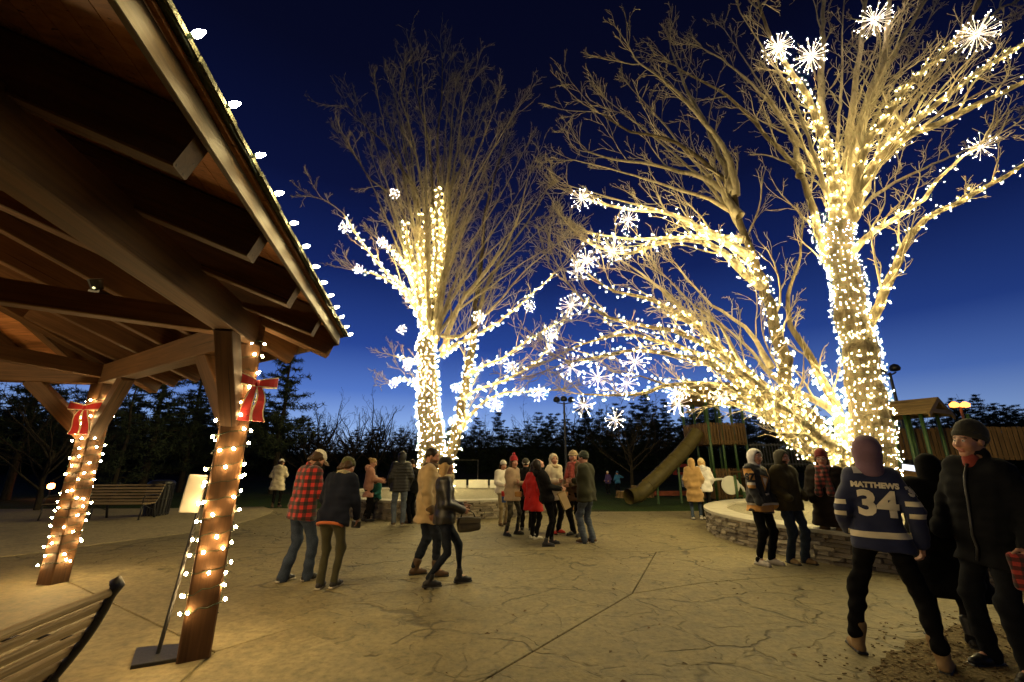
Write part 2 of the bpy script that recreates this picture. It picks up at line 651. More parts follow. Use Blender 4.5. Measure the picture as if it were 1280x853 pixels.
def planter(cx, cy, r, h, label, singles, front=(180, 300)):
    pl = empty('stone_planter', (cx, cy, 0), label=label, cat='planter')
    core = MB()
    n = 72
    ri, ro = r - .42, r - .10
    vs = []
    for k in range(n):
        a = 2 * pi * k / n
        for rr, z in ((ro, -.03), (ro, h - .06), (ri, h - .06), (ri, .2)):
            vs.append((rr * cos(a), rr * sin(a), z))
    fs = []
    for k in range(n):
        k2 = (k + 1) % n
        for e in range(3):
            fs.append((k * 4 + e, k2 * 4 + e, k2 * 4 + e + 1, k * 4 + e + 1))
    core.add(vs, fs)
    core.build('wall_core', M_GROUT, pl)
    # stacked ledge stones
    rr = random.Random(int(cx * 10))
    rest = [MB() for _ in M_STONE]
    cnt = 0
    courses = 7
    z = 0.0
    hs = [rr.uniform(.055, .085) for _ in range(courses)]
    k_ = (h - .06) / sum(hs)
    todo = []
    for ci in range(courses):
        hh = hs[ci] * k_
        a = rr.uniform(0, .1)
        while a < 2 * pi - .02:
            w = rr.uniform(.16, .46)
            da = min(w / r, 2 * pi - a)
            todo.append((a + da / 2, z + hh / 2, da * r * .985, hh * .93, rr.uniform(-.03, .03)))
            a += da
        z += hh
    f0, f1 = front
    todo.sort(key=lambda q: abs(((math.degrees(q[0]) - (f0 + f1) / 2 + 180) % 360) - 180))
    for (a, zc, w, hh, out) in todo:
        ro2 = r - .09 + out
        i, j = rr.randrange(6), rr.randrange(len(M_STONE))
        if cnt < singles:
            ob('stone', stone_mesh(i, j), pl, loc=(ro2 * cos(a), ro2 * sin(a), zc), rot=(0, rr.uniform(-.02, .02), a + pi / 2),
               scale=(w, .2, hh))
            cnt += 1
        else:
            M3 = Matrix.Rotation(a + pi / 2, 3, 'Z')
            vs, fs = STONES[i]
            c0 = Vector((ro2 * cos(a), ro2 * sin(a), zc))
            rest[j].add([c0 + M3 @ Vector((q.x * w, q.y * .2, q.z * hh)) for q in vs], fs)
    allr = MB()
    for j, mb in enumerate(rest):
        allr.add(mb.v, mb.f, j)
    if allr.v:
        me = allr.mesh('stones', M_STONE)
        me.polygons.foreach_set('material_index', allr.m)
        ob('stonework', me, pl, kind='stuff')
    # cap stones, one by one
    ncap = 26
    for k in range(ncap):
        a0, a1 = 2 * pi * k / ncap + .0015, 2 * pi * (k + 1) / ncap - .0015
        mb = MB()
        seg = 4
        vs = []
        for zz, g_ in ((h - .06, 0), (h - .008, 0), (h, .008)):
            for s in range(seg + 1):
                a = a0 + (a1 - a0) * s / seg
                vs.append(((r + .04 - g_) * cos(a), (r + .04 - g_) * sin(a), zz))
            for s in range(seg, -1, -1):
                a = a0 + (a1 - a0) * s / seg
                vs.append(((r - .48 + g_) * cos(a), (r - .48 + g_) * sin(a), zz))
        m_ = 2 * (seg + 1)
        fs = []
        for l in (0, 1):
            for s in range(m_):
                s2 = (s + 1) % m_
                fs.append((l * m_ + s, l * m_ + s2, (l + 1) * m_ + s2, (l + 1) * m_ + s))
        fs.append(tuple(2 * m_ + s for s in range(m_)))
        fs.append(tuple(range(m_ - 1, -1, -1)))
        mb.add(vs, fs).build('cap_stone', M_CAP, pl)
    # gravel fill, gently mounded to the trunk
    gb = MB()
    rings = 7
    vs = [(0, 0, h + .06)]
    for q in range(1, rings + 1):
        rad = (r - .46) * q / rings
        for k in range(48):
            a = 2 * pi * k / 48
            vs.append((rad * cos(a), rad * sin(a), h - .06 + .12 * (1 - q / rings) + rr.uniform(-.012, .012)))
    fs = [(0, 1 + k, 1 + (k + 1) % 48) for k in range(48)]
    for q in range(rings - 1):
        for k in range(48):
            k2 = (k + 1) % 48
            fs.append((1 + q * 48 + k, 1 + (q + 1) * 48 + k, 1 + (q + 1) * 48 + k2, 1 + q * 48 + k2))
    gb.add(vs, fs).build('gravel_fill', M_GRAVEL, pl, smooth=True)
    return pl

RT = Vector((8.65, 10.3, 0))       # right planter and tree
LT = Vector((-2.75, 16.9, 0))      # left planter and tree
planter(8.72, 9.8, 4.2, .52, 'round dry stone planter under the tree on the right, with a pale cap', 290, (170, 262))
planter(-2.4, 17.0, 4.1, .52, 'round dry stone planter with a pale cap under the tree in the middle', 180, (230, 320))
for x0, x1, Y in ((-2.9, -2.0, 19.6), (-1.9, -1.05, 19.6), (-.95, -.2, 19.4)):
    mb = MB()
    mb.beam((x0, Y, .66), (x1, Y, .66), .05, .34)
    o = mb.build('pale_panel', M_PALE, label={-2.9: 'low pale panel standing in the middle planter, leftmost of three',
        -1.9: 'low pale panel in the middle planter, second of three', -.95: 'low pale panel in the middle planter, rightmost of three'}[x0],
        cat='panel', group='low pale panels in the middle planter')
# ---------------------------------------------------------------- trees with lights
def bark(name, a, b_):
    m, nt, b = newmat(name)
    v = coords(nt, 1.0, vec=(1, 1, .22))
    n1 = noise(nt, v, 9, 6, .65, .5)
    n2 = noise(nt, coords(nt), 1.2, 3)
    c = ramp(nt, n1, [(.3, [x * .4 for x in a]), (.5, a), (.72, b_)])
    c = mixc(nt, 1.0, c, ramp(nt, n2, [(.3, .75), (.7, 1.05)]), 'MULTIPLY')
    nt.links.new(c, b.inputs['Base Color'])
    b.inputs['Roughness'].default_value = .9
    b.inputs['Specular IOR Level'].default_value = .15
    bump(nt, b, n1, .9, .03)
    return m
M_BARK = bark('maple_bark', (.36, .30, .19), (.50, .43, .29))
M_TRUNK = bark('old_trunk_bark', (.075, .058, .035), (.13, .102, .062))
M_LIMB_DIM = bark('dimmed_limb_bark', (.15, .12, .072), (.24, .195, .12))  # darker copy of the bark, offsets bulb glare on thick lit limbs
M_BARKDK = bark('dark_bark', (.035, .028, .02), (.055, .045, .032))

def smooth_path(pts, rad, step):
    """Catmull-Rom resample of pts (n,3) with radii"""
    pts = np.asarray(pts, float)
    rad = np.asarray(rad, float)
    n = len(pts)
    P0 = np.vstack([2 * pts[0] - pts[1], pts, 2 * pts[-1] - pts[-2]])
    out, orad = [], []
    for i in range(n - 1):
        p0, p1, p2, p3 = P0[i:i + 4]
        L = np.linalg.norm(p2 - p1)
        m = max(1, int(round(L / step)))
        for k in range(m):
            t = k / m
            out.append(.5 * (2 * p1 + (p2 - p0) * t + (2 * p0 - 5 * p1 + 4 * p2 - p3) * t * t + (3 * p1 - p0 - 3 * p2 + p3) * t ** 3))
            orad.append(rad[i] + (rad[i + 1] - rad[i]) * t)
    out.append(pts[-1])
    orad.append(rad[-1])
    return np.array(out), np.array(orad)

class Tubes:
    """many tapered tubes in one mesh, numpy"""
    def __init__(self):
        self.V, self.F, self.n = [], [], 0

    def add(self, pts, rad, sides, lump=0.0, nr=None):
        m = len(pts)
        t = np.empty_like(pts)
        t[1:-1] = pts[2:] - pts[:-2]
        t[0] = pts[1] - pts[0]
        t[-1] = pts[-1] - pts[-2]
        t /= np.linalg.norm(t, axis=1)[:, None] + 1e-9
        ref = np.array((.83, .46, .31)) if abs(t[0][0]) < .8 else np.array((.1, .3, .95))
        x = ref - t * (t @ ref)[:, None]
        x /= np.linalg.norm(x, axis=1)[:, None] + 1e-9
        y = np.cross(t, x)
        a = np.arange(sides) * 2 * pi / sides
        r_ = rad[:, None] * np.ones(sides)
        if lump:
            r_ = r_ * (1 + lump * nr.standard_normal((m, sides)))
        v = pts[:, None, :] + r_[:, :, None] * (np.cos(a)[None, :, None] * x[:, None, :] + np.sin(a)[None, :, None] * y[:, None, :])
        self.V.append(v.reshape(-1, 3))
        k = np.arange(sides)
        k2 = (k + 1) % sides
        i = (np.arange(m - 1) * sides)[:, None]
        f = np.stack([i + k, i + k2, i + sides + k2, i + sides + k], axis=2).reshape(-1, 4) + self.n
        self.F.append(f)
        self.n += m * sides

    def mesh(self, name, mat, smooth=True):
        return mesh_np(name, np.vstack(self.V), np.vstack(self.F), mat, smooth)

def rnd_perp(d, nr):
    q = nr.standard_normal(3)
    q -= d * (q @ d)
    return q / (np.linalg.norm(q) + 1e-9)

def grow(T, p, d, L, r0, lvl, nr, up=.25, spread=.6, sides=(5, 4, 3, 3), dens=1.0, rmin=.006, tip=None):
    """a branch with side branches down to twigs"""
    seg = {0: 9, 1: 7, 2: 4, 3: 3}[lvl]
    pts = [p]
    dd = d.copy()
    for i in range(seg):
        dd = dd + nr.standard_normal(3) * (.13 if lvl < 2 else .20) + np.array((0, 0, up * .22))
        dd /= np.linalg.norm(dd)
        pts.append(pts[-1] + dd * L / seg)
    pts = np.array(pts)
    rad = np.linspace(r0, max(rmin, r0 * .25), seg + 1)
    T.add(pts, rad, sides[lvl])
    if tip is not None and lvl <= 1:
        tip.append(pts[-1])
    if lvl >= 3:
        return
    n = max(2, int({0: 8, 1: 6, 2: 4}[lvl] * dens * (.8 + .4 * nr.random())))
    for k in range(n):
        t = .18 + .80 * (k + nr.random()) / n
        i = min(seg - 1, int(t * seg))
        q = pts[i] + (pts[i + 1] - pts[i]) * (t * seg - i)
        ax = pts[i + 1] - pts[i]
        ax /= np.linalg.norm(ax)
        nd = ax * (1 - .35 * spread) + rnd_perp(ax, nr) * spread * (.7 + .6 * nr.random())
        nd /= np.linalg.norm(nd)
        l2 = L * ({0: .46, 1: .42, 2: .5}[lvl]) * (1.15 - .6 * t) * (.7 + .6 * nr.random())
        grow(T, q, nd, l2, max(rmin, (rad[i]) * .55), lvl + 1, nr, up, spread, sides, dens, rmin)

def limb_points(spec):
    """spec: (px, py, Y) list -> world"""
    return [np.array(P(a, b, Y)) for a, b, Y in spec]

def bulbs_mesh(name, centers, r, mat):
    """small six-cornered bulbs, all of one string"""
    c = np.asarray(centers, float)
    o = np.array([(1, 0, 0), (-1, 0, 0), (0, 1, 0), (0, -1, 0), (0, 0, 1), (0, 0, -1)], float) * r
    f = np.array([(0, 2, 4), (2, 1, 4), (1, 3, 4), (3, 0, 4), (2, 0, 5), (1, 2, 5), (3, 1, 5), (0, 3, 5)])
    V = (c[:, None, :] + o[None]).reshape(-1, 3)
    F = (f[None] + (np.arange(len(c)) * 6)[:, None, None]).reshape(-1, 3)
    return mesh_np(name, V, F, mat)

def wrap(path, rad, pitch, spacing, nr, off=.05, strands=1, t0=0.0, t1=1.0):
    """helical string round a limb; returns wire polylines and bulb centres"""
    L = np.r_[0, np.cumsum(np.linalg.norm(np.diff(path, axis=0), axis=1))]
    wires, bulbs = [], []
    for s in range(strands):
        a = nr.random() * 6.28
        l = L[-1] * t0
        w = []
        acc = 0
        sgn = 1 if s % 2 == 0 else -1
        last = None
        while l < L[-1] * t1:
            i = min(len(L) - 2, int(np.searchsorted(L, l)) - 1)
            i = max(i, 0)
            f = (l - L[i]) / (L[i + 1] - L[i] + 1e-9)
            c = path[i] + (path[i + 1] - path[i]) * f
            r_ = rad[i] + (rad[i + 1] - rad[i]) * f + off
            t = path[i + 1] - path[i]
            t = t / (np.linalg.norm(t) + 1e-9)
            ref = np.array((.83, .46, .31)) if abs(t[0]) < .8 else np.array((.1, .3, .95))
            x = ref - t * (t @ ref)
            x /= np.linalg.norm(x)
            y = np.cross(t, x)
            q = c + (x * cos(a) + y * sin(a)) * r_
            w.append(q)
            if last is not None:
                acc += np.linalg.norm(q - last)
                if acc > spacing:
                    acc -= spacing * (.7 + .6 * nr.random())
                    bulbs.append(q + (x * cos(a) + y * sin(a)) * .02 + nr.standard_normal(3) * .022)
            last = q
            # step along the wire
            ds = min(.12, .35 * (r_ + .05))
            pl = pitch * (.75 + .5 * nr.random())
            circ = 2 * pi * r_
            h = math.hypot(circ, pl)
            a += sgn * ds / h * 2 * pi
            l += ds / h * pl
        if len(w) > 2:
            wires.append(np.array(w))
    return wires, bulbs

def lit_tree(label, limbs, seed, dens, group_label):
    """limbs: dict name -> (points[(px,py,Y)], r0, r1, lit(None or dict), side-branch scale, label)"""
    nr = np.random.default_rng(seed)
    base = P(*limbs['trunk_a'][0][0])
    base.z = .45
    root = empty('maple_tree', base, label=label, cat='tree')
    tw = Tubes()
    strings = []
    for name, (spec, r0, r1, lit, bl, lab) in limbs.items():
        pts = limb_points(spec)
        n = len(pts)
        d = np.r_[0, np.cumsum([np.linalg.norm(pts[i + 1] - pts[i]) for i in range(n - 1)])]
        rads = r0 + (r1 - r0) * (d / d[-1]) ** (.85 if name == 'trunk_a' else .55)
        path, rad = smooth_path(pts, rads, .35)
        path[1:-1] += nr.standard_normal((len(path) - 2, 3)) * np.minimum(.03, rad[1:-1] * .25)[:, None]
        T = Tubes()
        T.add(path, rad, 14 if r0 > .25 else 9, lump=.05 if r0 > .25 else .03, nr=nr)
        ob('trunk' if name.startswith('trunk') else 'limb', T.mesh('limb', M_TRUNK if name.startswith('trunk') else (M_LIMB_DIM if r0 > .13 and lit else M_BARK)), root, loc=-base)
        Ltot = d[-1]
        if bl > 0:
            k = max(4, int(Ltot * 1.25 * dens))
            for j in range(k):
                t = (.22 if name.startswith('trunk') else .12) + .86 * (j + nr.random()) / k
                if t > 1:
                    continue
                i = min(len(path) - 2, int(t * (len(path) - 1)))
                ax = path[i + 1] - path[i]
                ax /= np.linalg.norm(ax) + 1e-9
                nd = ax * .9 + rnd_perp(ax, nr) * (.38 + .35 * nr.random()) + np.array((0, 0, .18))
                nd /= np.linalg.norm(nd)
                grow(tw, path[i], nd, bl * (1.25 - .55 * t) * (.55 + .75 * nr.random()), max(.010, min(.032, rad[i] * .38)), 1, nr,
                     up=.25, spread=.50, sides=(5, 4, 3, 3), dens=.9, rmin=.0052)
            # the end of the limb goes on as a spray
            ax = path[-1] - path[-2]
            ax /= np.linalg.norm(ax)
            for j in range(3):
                nd = ax + nr.standard_normal(3) * .22
                nd /= np.linalg.norm(nd)
                grow(tw, path[-1], nd, bl * .8, max(.012, r1 * .8), 1, nr, up=.3, spread=.45, rmin=.0052)
        if lit:
            strings.append((name, lab, lit, path, rad))
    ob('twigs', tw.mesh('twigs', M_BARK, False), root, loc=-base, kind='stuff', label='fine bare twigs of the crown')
    for name, lab, lit, path, rad in strings:
        w, b = wrap(path, rad, lit.get('pitch', .22), lit.get('sp', .12), nr, strands=lit.get('n', 1), t0=lit.get('t0', 0), t1=lit.get('t1', 1))
        if not b:
            continue
        e = empty('light_string', tuple(path[0]), label=lab, cat='string lights', group=group_label)
        o0 = Vector(path[0])
        wt = Tubes()
        for q in w:
            wt.add(q - np.array(o0), np.full(len(q), .004), 3)
        ob('wire', wt.mesh('wire', M_WIRE), e)
        ob('bulbs', bulbs_mesh('bulbs', np.array(b) - np.array(o0), lit.get('r', .0105), M_TRUNKBULB if name.startswith('trunk') else M_BULB), e, kind='stuff')
    return root

def L_(pts, y0, y1):
    """pixel polyline with the depth running from y0 to y1"""
    n = len(pts)
    return [(a, b, y0 + (y1 - y0) * i / (n - 1)) for i, (a, b) in enumerate(pts)]

Y = LT.y
dn = dict(pitch=.16, sp=.10, n=3)
md = dict(pitch=.20, sp=.11, n=1)
th = dict(pitch=.30, sp=.13, n=1)
S = 'warm string lights '
left = {
 'trunk_a': (L_([(545, 620), (541, 590), (539, 540), (536, 500), (534, 460), (533, 425)], Y, Y), .52, .33, dict(pitch=.34, sp=.20, n=3, r=.0125), 0, S + 'wound densely round the thick lower trunk of the middle tree'),
 'trunk_b': (L_([(553, 617), (561, 575), (572, 530), (582, 480), (590, 438), (593, 400), (597, 360), (603, 313), (606, 270), (617, 225), (627, 195)], Y + .6, Y + 1.5), .30, .03, dict(pitch=.36, sp=.19, n=2, t1=.42, r=.0125), 2.6, S + 'on the slimmer second trunk of the middle tree'),
 'a': (L_([(533, 430), (524, 375), (515, 335), (508, 299), (503, 262), (485, 240), (464, 225), (447, 200)], Y, Y - 1.5), .15, .02, dict(pitch=.36, sp=.20, n=1, r=.0125, t1=.62), 2.4, S + 'on the tall left stem of the middle tree'),
 'b': (L_([(535, 430), (531, 360), (526, 300), (521, 243), (505, 215), (487, 185), (460, 160), (436, 134)], Y, Y + 1.0), .15, .02, dict(pitch=.36, sp=.20, n=1, r=.0125, t1=.45), 2.6, S + 'on the lower part of the stem left of centre, middle tree'),
 'c': (L_([(537, 430), (544, 346), (546, 299), (540, 229), (535, 172), (521, 116), (515, 74)], Y, Y - .6), .17, .02, dict(pitch=.36, sp=.20, n=1, r=.0125, t1=.45), 2.6, S + 'on the foot of the central stem of the middle tree'),
 'd': (L_([(541, 430), (552, 340), (557, 290), (549, 245), (547, 172), (552, 125), (553, 74)], Y, Y + .7), .15, .02, dict(pitch=.40, sp=.22, n=1, r=.0125, t1=.5), 2.6, S + 'on the foot of the tall straight stem right of centre, middle tree'),
 'e': (L_([(543, 430), (556, 350), (561, 293), (563, 243), (571, 187), (577, 144), (588, 108)], Y, Y - 1.3), .14, .018, None, 2.5, ''),
 'f': (L_([(545, 425), (556, 350), (566, 285), (588, 234), (613, 192), (635, 155)], Y, Y - 2), .13, .018, None, 2.5, ''),
 'f2': (L_([(545, 425), (549, 330), (560, 250), (585, 190), (608, 140)], Y, Y + 2.2), .16, .02, None, 2.4, ''),
 'b2': (L_([(535, 430), (525, 330), (510, 250), (498, 190), (485, 150)], Y, Y + 2.0), .16, .02, None, 2.4, ''),
 'c2': (L_([(537, 430), (535, 330), (528, 240), (515, 170), (500, 120)], Y, Y - 2.0), .16, .02, None, 2.3, ''),
 'd2': (L_([(541, 430), (545, 320), (560, 220), (565, 150), (570, 105)], Y, Y + 1.4), .16, .02, None, 2.3, ''),
 'g': (L_([(552, 440), (564, 405), (583, 369), (616, 329), (645, 280), (660, 222)], Y, Y - 1.8), .16, .02, None, 2.4, ''),
 'g2': (L_([(592, 410), (612, 350), (640, 305), (668, 265), (685, 235)], Y + 1.1, Y + 2.4), .13, .02, None, 2.2, ''),
 'h': (L_([(552, 445), (564, 434), (603, 415), (633, 395), (672, 362), (695, 340)], Y, Y - 2.4), .11, .02, dict(pitch=.40, sp=.14, n=1), 1.9, S + 'on the limb rising right past the middle of the tree'),
 'i': (L_([(585, 470), (600, 460), (629, 447), (662, 424), (702, 401)], Y + .8, Y - 1.6), .10, .02, dict(pitch=.40, sp=.14, n=1), 1.8, S + 'on the upper of the right hand low limbs, middle tree'),
 'j': (L_([(580, 500), (595, 488), (629, 477), (669, 454), (695, 418)], Y + .7, Y - .6), .10, .02, dict(pitch=.40, sp=.14, n=1), 1.7, S + 'on the third low limb to the right, middle tree'),
 'k': (L_([(575, 540), (590, 516), (623, 493), (655, 490), (690, 488)], Y + .5, Y - 1.8), .10, .018, dict(pitch=.38, sp=.14, n=1), 1.5, S + 'on the lowest limb to the right, middle tree'),
 'm': (L_([(533, 420), (521, 388), (505, 369), (488, 352), (465, 342), (447, 338)], Y, Y - 1.8), .10, .018, dict(pitch=.38, sp=.14, n=1), 1.5, S + 'on the low left limb of the middle tree that ends level'),
 'n': (L_([(533, 415), (511, 365), (485, 342), (462, 316), (442, 287), (428, 266), (405, 250)], Y, Y - 2.5), .12, .018, dict(pitch=.38, sp=.14, n=1, t1=.85), 1.5, S + 'on the long left limb reaching toward the pavilion roof'),
 'o': (L_([(535, 470), (521, 452), (508, 451), (496, 446)], Y, Y - 1.2), .06, .015, dict(pitch=.22, sp=.09, n=1), 1.2, S + 'on a short left twig half way up the middle trunk'),
 'q': (L_([(536, 500), (521, 482), (505, 474), (490, 478)], Y, Y - 1.4), .06, .015, dict(pitch=.22, sp=.09, n=1), 1.2, S + 'on the lowest short left twig of the middle trunk'),
 'r': (L_([(518, 350), (505, 330), (488, 313), (476, 302)], Y - .4, Y - 1.6), .06, .015, dict(pitch=.22, sp=.10, n=1), 1.2, S + 'on the small branch near the upper left starbursts, middle tree'),
 's': (L_([(553, 420), (575, 420), (603, 398), (625, 375), (655, 340), (690, 310)], Y - .2, Y - 3), .10, .018, None, 2.0, ''),
}
_r = random.Random(5)
_out = [(428, 165), (448, 130), (468, 112), (488, 96), (505, 84), (530, 78), (565, 84), (580, 92), (600, 112), (618, 132), (640, 165), (655, 188), (668, 210), (680, 240), (695, 268), (700, 300), (455, 175), (620, 170), (600, 150), (500, 140)]
for _i, (_x, _y) in enumerate(_out):
    _bx = 536 + (_x - 536) * .06
    _q = 425 - 20 * _r.random()
    _pts = [(_bx, _q)]
    for _t in (.25, .5, .75, 1.0):
        _pts.append((_bx + (_x - _bx) * _t ** 1.25 + _r.uniform(-3, 3), _q + (_y - _q) * _t + _r.uniform(-3, 3)))
    left['x%d' % _i] = (L_(_pts, Y, Y + _r.uniform(-2.6, 2.6)), .085, .012, None, 1.35, '')
lit_tree('tall bare maple wound with lights in the middle planter', left, 11, 1.0, 'string lights on the middle tree')

Y = RT.y
right = {
 'trunk_a': (L_([(1088, 646), (1092, 600), (1088, 530), (1082, 480), (1075, 440), (1065, 395), (1056, 350), (1050, 310), (1048, 280)], Y, Y), .45, .29, dict(pitch=.34, sp=.21, n=4), 0, S + 'wound densely round the thick right hand trunk of the right tree'),
 'trunk_b': (L_([(1075, 640), (1046, 570), (1015, 525), (992, 500), (981, 465), (974, 430), (962, 381), (947, 339), (932, 300), (922, 265), (915, 236), (890, 212), (862, 190), (828, 172), (788, 165), (748, 140)], Y, Y - 1.2), .27, .016, dict(pitch=.32, sp=.18, n=3, t1=.52), 1.9, S + 'wound round the slim left leaning trunk of the right tree'),
 'a': (L_([(1060, 380), (1040, 335), (1024, 290), (1012, 250), (999, 217), (960, 172), (910, 121), (864, 95), (837, 78)], Y, Y + 1), .17, .02, dict(pitch=.30, sp=.17, n=2, t1=.28), 2.0, S + 'on the foot of the left upper stem, right tree'),
 'a2': (L_([(1000, 220), (996, 190), (985, 158), (949, 115), (910, 80), (877, 60)], Y + .3, Y + 2), .12, .018, None, 1.9, ''),
 'b': (L_([(1048, 285), (1042, 230), (1026, 164), (1008, 120), (985, 85), (965, 50), (950, 10)], Y, Y - .8), .19, .035, dict(pitch=.45, sp=.18, n=2, t1=.85), 2.0, S + 'on the stem under the paired starbursts, right tree'),
 'b2': (L_([(1034, 195), (1027, 120), (1028, 60), (1030, 0), (1032, -60)], Y, Y + 1.2), .15, .04, None, 2.0, ''),
 'b8': (L_([(1050, 285), (1058, 197), (1070, 98), (1082, 0), (1088, -70)], Y, Y + .5), .15, .04, None, 2.0, ''),
 'b3': (L_([(1052, 285), (1065, 225), (1075, 180), (1083, 125), (1104, 82), (1112, 0), (1118, -70)], Y, Y - .6), .16, .04, None, 2.0, ''),
 'b7': (L_([(1054, 285), (1072, 180), (1095, 110), (1125, 55), (1157, 0), (1190, -60)], Y, Y + 1.5), .15, .04, None, 2.0, ''),
 'b4': (L_([(1056, 290), (1072, 215), (1091, 170), (1114, 138), (1144, 98), (1170, 75), (1196, 49), (1222, 7), (1235, -30)], Y, Y - 1.4), .17, .04, dict(pitch=.55, sp=.17, n=1, t0=.2, t1=.8), 1.9, S + 'on the limb climbing to the top right starburst'),
 'b5': (L_([(1058, 290), (1078, 230), (1107, 194), (1144, 154), (1190, 115), (1240, 80), (1290, 48)], Y, Y - 1.0), .16, .05, dict(pitch=.55, sp=.17, n=1), 1.9, S + 'on the thick limb leaving the frame at the top right'),
 'b6': (L_([(1100, 200), (1124, 177), (1170, 154), (1222, 131), (1290, 98)], Y - .3, Y - 1.9), .14, .05, dict(pitch=.55, sp=.17, n=1), 1.8, S + 'on the limb just below the thick top right one'),
 'b9': (L_([(1060, 290), (1095, 200), (1140, 130), (1190, 75), (1250, 10)], Y, Y + 2.0), .14, .04, None, 2.0, ''),
 'c': (L_([(1080, 415), (1092, 392), (1106, 368), (1121, 332), (1135, 295), (1155, 273), (1196, 254), (1240, 230), (1290, 200)], Y, Y - 1.6), .15, .04, dict(pitch=.42, sp=.15, n=1), 1.5, S + 'on the low limb arching out to the right edge'),
 'd': (L_([(1055, 330), (1070, 310), (1098, 286), (1131, 266), (1154, 250), (1170, 226), (1203, 197), (1222, 182)], Y, Y - 2.4), .12, .025, dict(pitch=.38, sp=.14, n=1), 1.4, S + 'on the limb ending at the lone right starburst'),
 's2': (L_([(952, 358), (942, 352), (923, 335), (906, 319), (883, 304), (857, 300), (824, 304), (788, 317), (755, 311), (728, 300)], Y - .7, Y - 2.2), .13, .018, dict(pitch=.38, sp=.14, n=1), 1.5, S + 'on the arching limb below the upper left starbursts, right tree'),
 's3': (L_([(940, 322), (923, 314), (890, 293), (857, 275), (821, 263), (788, 263), (746, 253), (722, 244)], Y - .8, Y - 1.0), .12, .018, dict(pitch=.38, sp=.14, n=1), 1.6, S + 'on the uppermost lit limb pointing left, right tree'),
 's4': (L_([(930, 300), (905, 298), (860, 297), (821, 299), (769, 297), (735, 290)], Y - .8, Y + .6), .10, .018, dict(pitch=.38, sp=.14, n=1), 1.5, S + 'on the level limb between two arches, right tree'),
 's5': (L_([(925, 270), (905, 240), (878, 222), (850, 215), (815, 205), (770, 200), (735, 190)], Y - .9, Y + .6), .12, .02, None, 1.7, ''),
 's6': (L_([(920, 245), (912, 200), (890, 165), (860, 130), (835, 105), (800, 80)], Y - .9, Y - 1.8), .11, .02, None, 1.7, ''),
 's7': (L_([(917, 240), (900, 195), (880, 150), (858, 112), (838, 60)], Y - .9, Y + .3), .11, .02, None, 1.7, ''),
 'l1': (L_([(1064, 580), (1035, 550), (1000, 522), (965, 490), (929, 461), (893, 430), (864, 404), (834, 384), (801, 371), (769, 365), (742, 348), (725, 332)], Y - .1, Y - 1.5), .20, .016, dict(pitch=.46, sp=.19, n=2, r=.0075, t1=.97), 1.6, S + 'on the top one of the great low limbs sweeping left'),
 'l2': (L_([(1060, 575), (1020, 545), (970, 505), (920, 462), (880, 432), (844, 414), (811, 408), (762, 397), (729, 376), (708, 352)], Y - .2, Y - 2.8), .17, .016, dict(pitch=.46, sp=.19, n=2, r=.0075, t1=.97), 1.5, S + 'on the second great low limb sweeping left'),
 'l3': (L_([(1055, 580), (1010, 545), (949, 492), (910, 462), (864, 439), (818, 426), (778, 419), (729, 430), (700, 443)], Y - .1, Y - .4), .17, .016, dict(pitch=.46, sp=.19, n=2, r=.0075, t1=.97), 1.4, S + 'on the third great low limb, drooping at its tip'),
 'l4': (L_([(1050, 580), (1000, 545), (942, 497), (905, 466), (877, 451), (844, 444), (795, 438), (746, 447), (712, 452)], Y, Y - 3.4), .16, .016, dict(pitch=.46, sp=.19, n=2, r=.0075, t1=.97), 1.4, S + 'on the fourth low limb, nearest the plaza'),
 'l5': (L_([(1048, 585), (1000, 553), (960, 520), (915, 490), (877, 479), (828, 483), (795, 494), (729, 493)], Y - .1, Y - 1.8), .17, .016, dict(pitch=.46, sp=.19, n=2, r=.0075, t1=.97), 1.2, S + 'on the lowest limb, running level to the left'),
 'l6': (L_([(1046, 590), (1000, 560), (956, 520), (910, 503), (864, 492), (830, 480), (800, 470)], Y, Y - .2), .14, .016, dict(pitch=.46, sp=.19, n=2, r=.0075, t1=.97), 1.2, S + 'on the limb crossing before the playground tower roof'),
 'm1': (L_([(1062, 560), (1048, 515), (1026, 473), (1003, 427), (988, 408), (985, 370), (1000, 320), (1004, 280)], Y + .3, Y + 1.6), .17, .02, dict(pitch=.22, sp=.1, n=1, t1=.3), 1.1, S + 'on the short stem rising between the two trunks'),
 'm2': (L_([(1050, 520), (1020, 500), (990, 488), (965, 470), (940, 440), (900, 405), (870, 395)], Y + .4, Y + 2.4), .12, .02, None, 1.2, ''),
 'm3': (L_([(965, 460), (945, 425), (915, 397), (890, 382), (860, 350), (845, 330)], Y - .5, Y + .9), .08, .018, None, 1.2, ''),
}
_out = [((1046, 270), (930, 20)), ((1046, 270), (905, 40)), ((1050, 265), (1060, -40)), ((1052, 265), (1140, -30)), ((1054, 270), (1180, -20)), ((1056, 275), (1260, 30)), ((1058, 280), (1270, 150)), ((1052, 300), (960, 90)),
        ((935, 300), (760, 120)), ((930, 290), (790, 110)), ((925, 275), (720, 200)), ((935, 320), (712, 230)), ((900, 435), (740, 300)), ((930, 465), (790, 340)), ((945, 480), (835, 350))]
for _i, (_a, _b) in enumerate(_out):
    _pts = [_a]
    for _t in (.25, .5, .75, 1.0):
        _pts.append((_a[0] + (_b[0] - _a[0]) * _t ** 1.15 + _r.uniform(-5, 5), _a[1] + (_b[1] - _a[1]) * _t ** .9 + _r.uniform(-5, 5)))
    right['x%d' % _i] = (L_(_pts, Y - (.6 if _a[0] < 1000 else 0), Y + _r.uniform(-2.2, 2.2)), .075, .012, None, 1.1, '')
lit_tree('huge bare maple wound with lights in the right hand planter', right, 23, 1.0, 'string lights on the right tree')

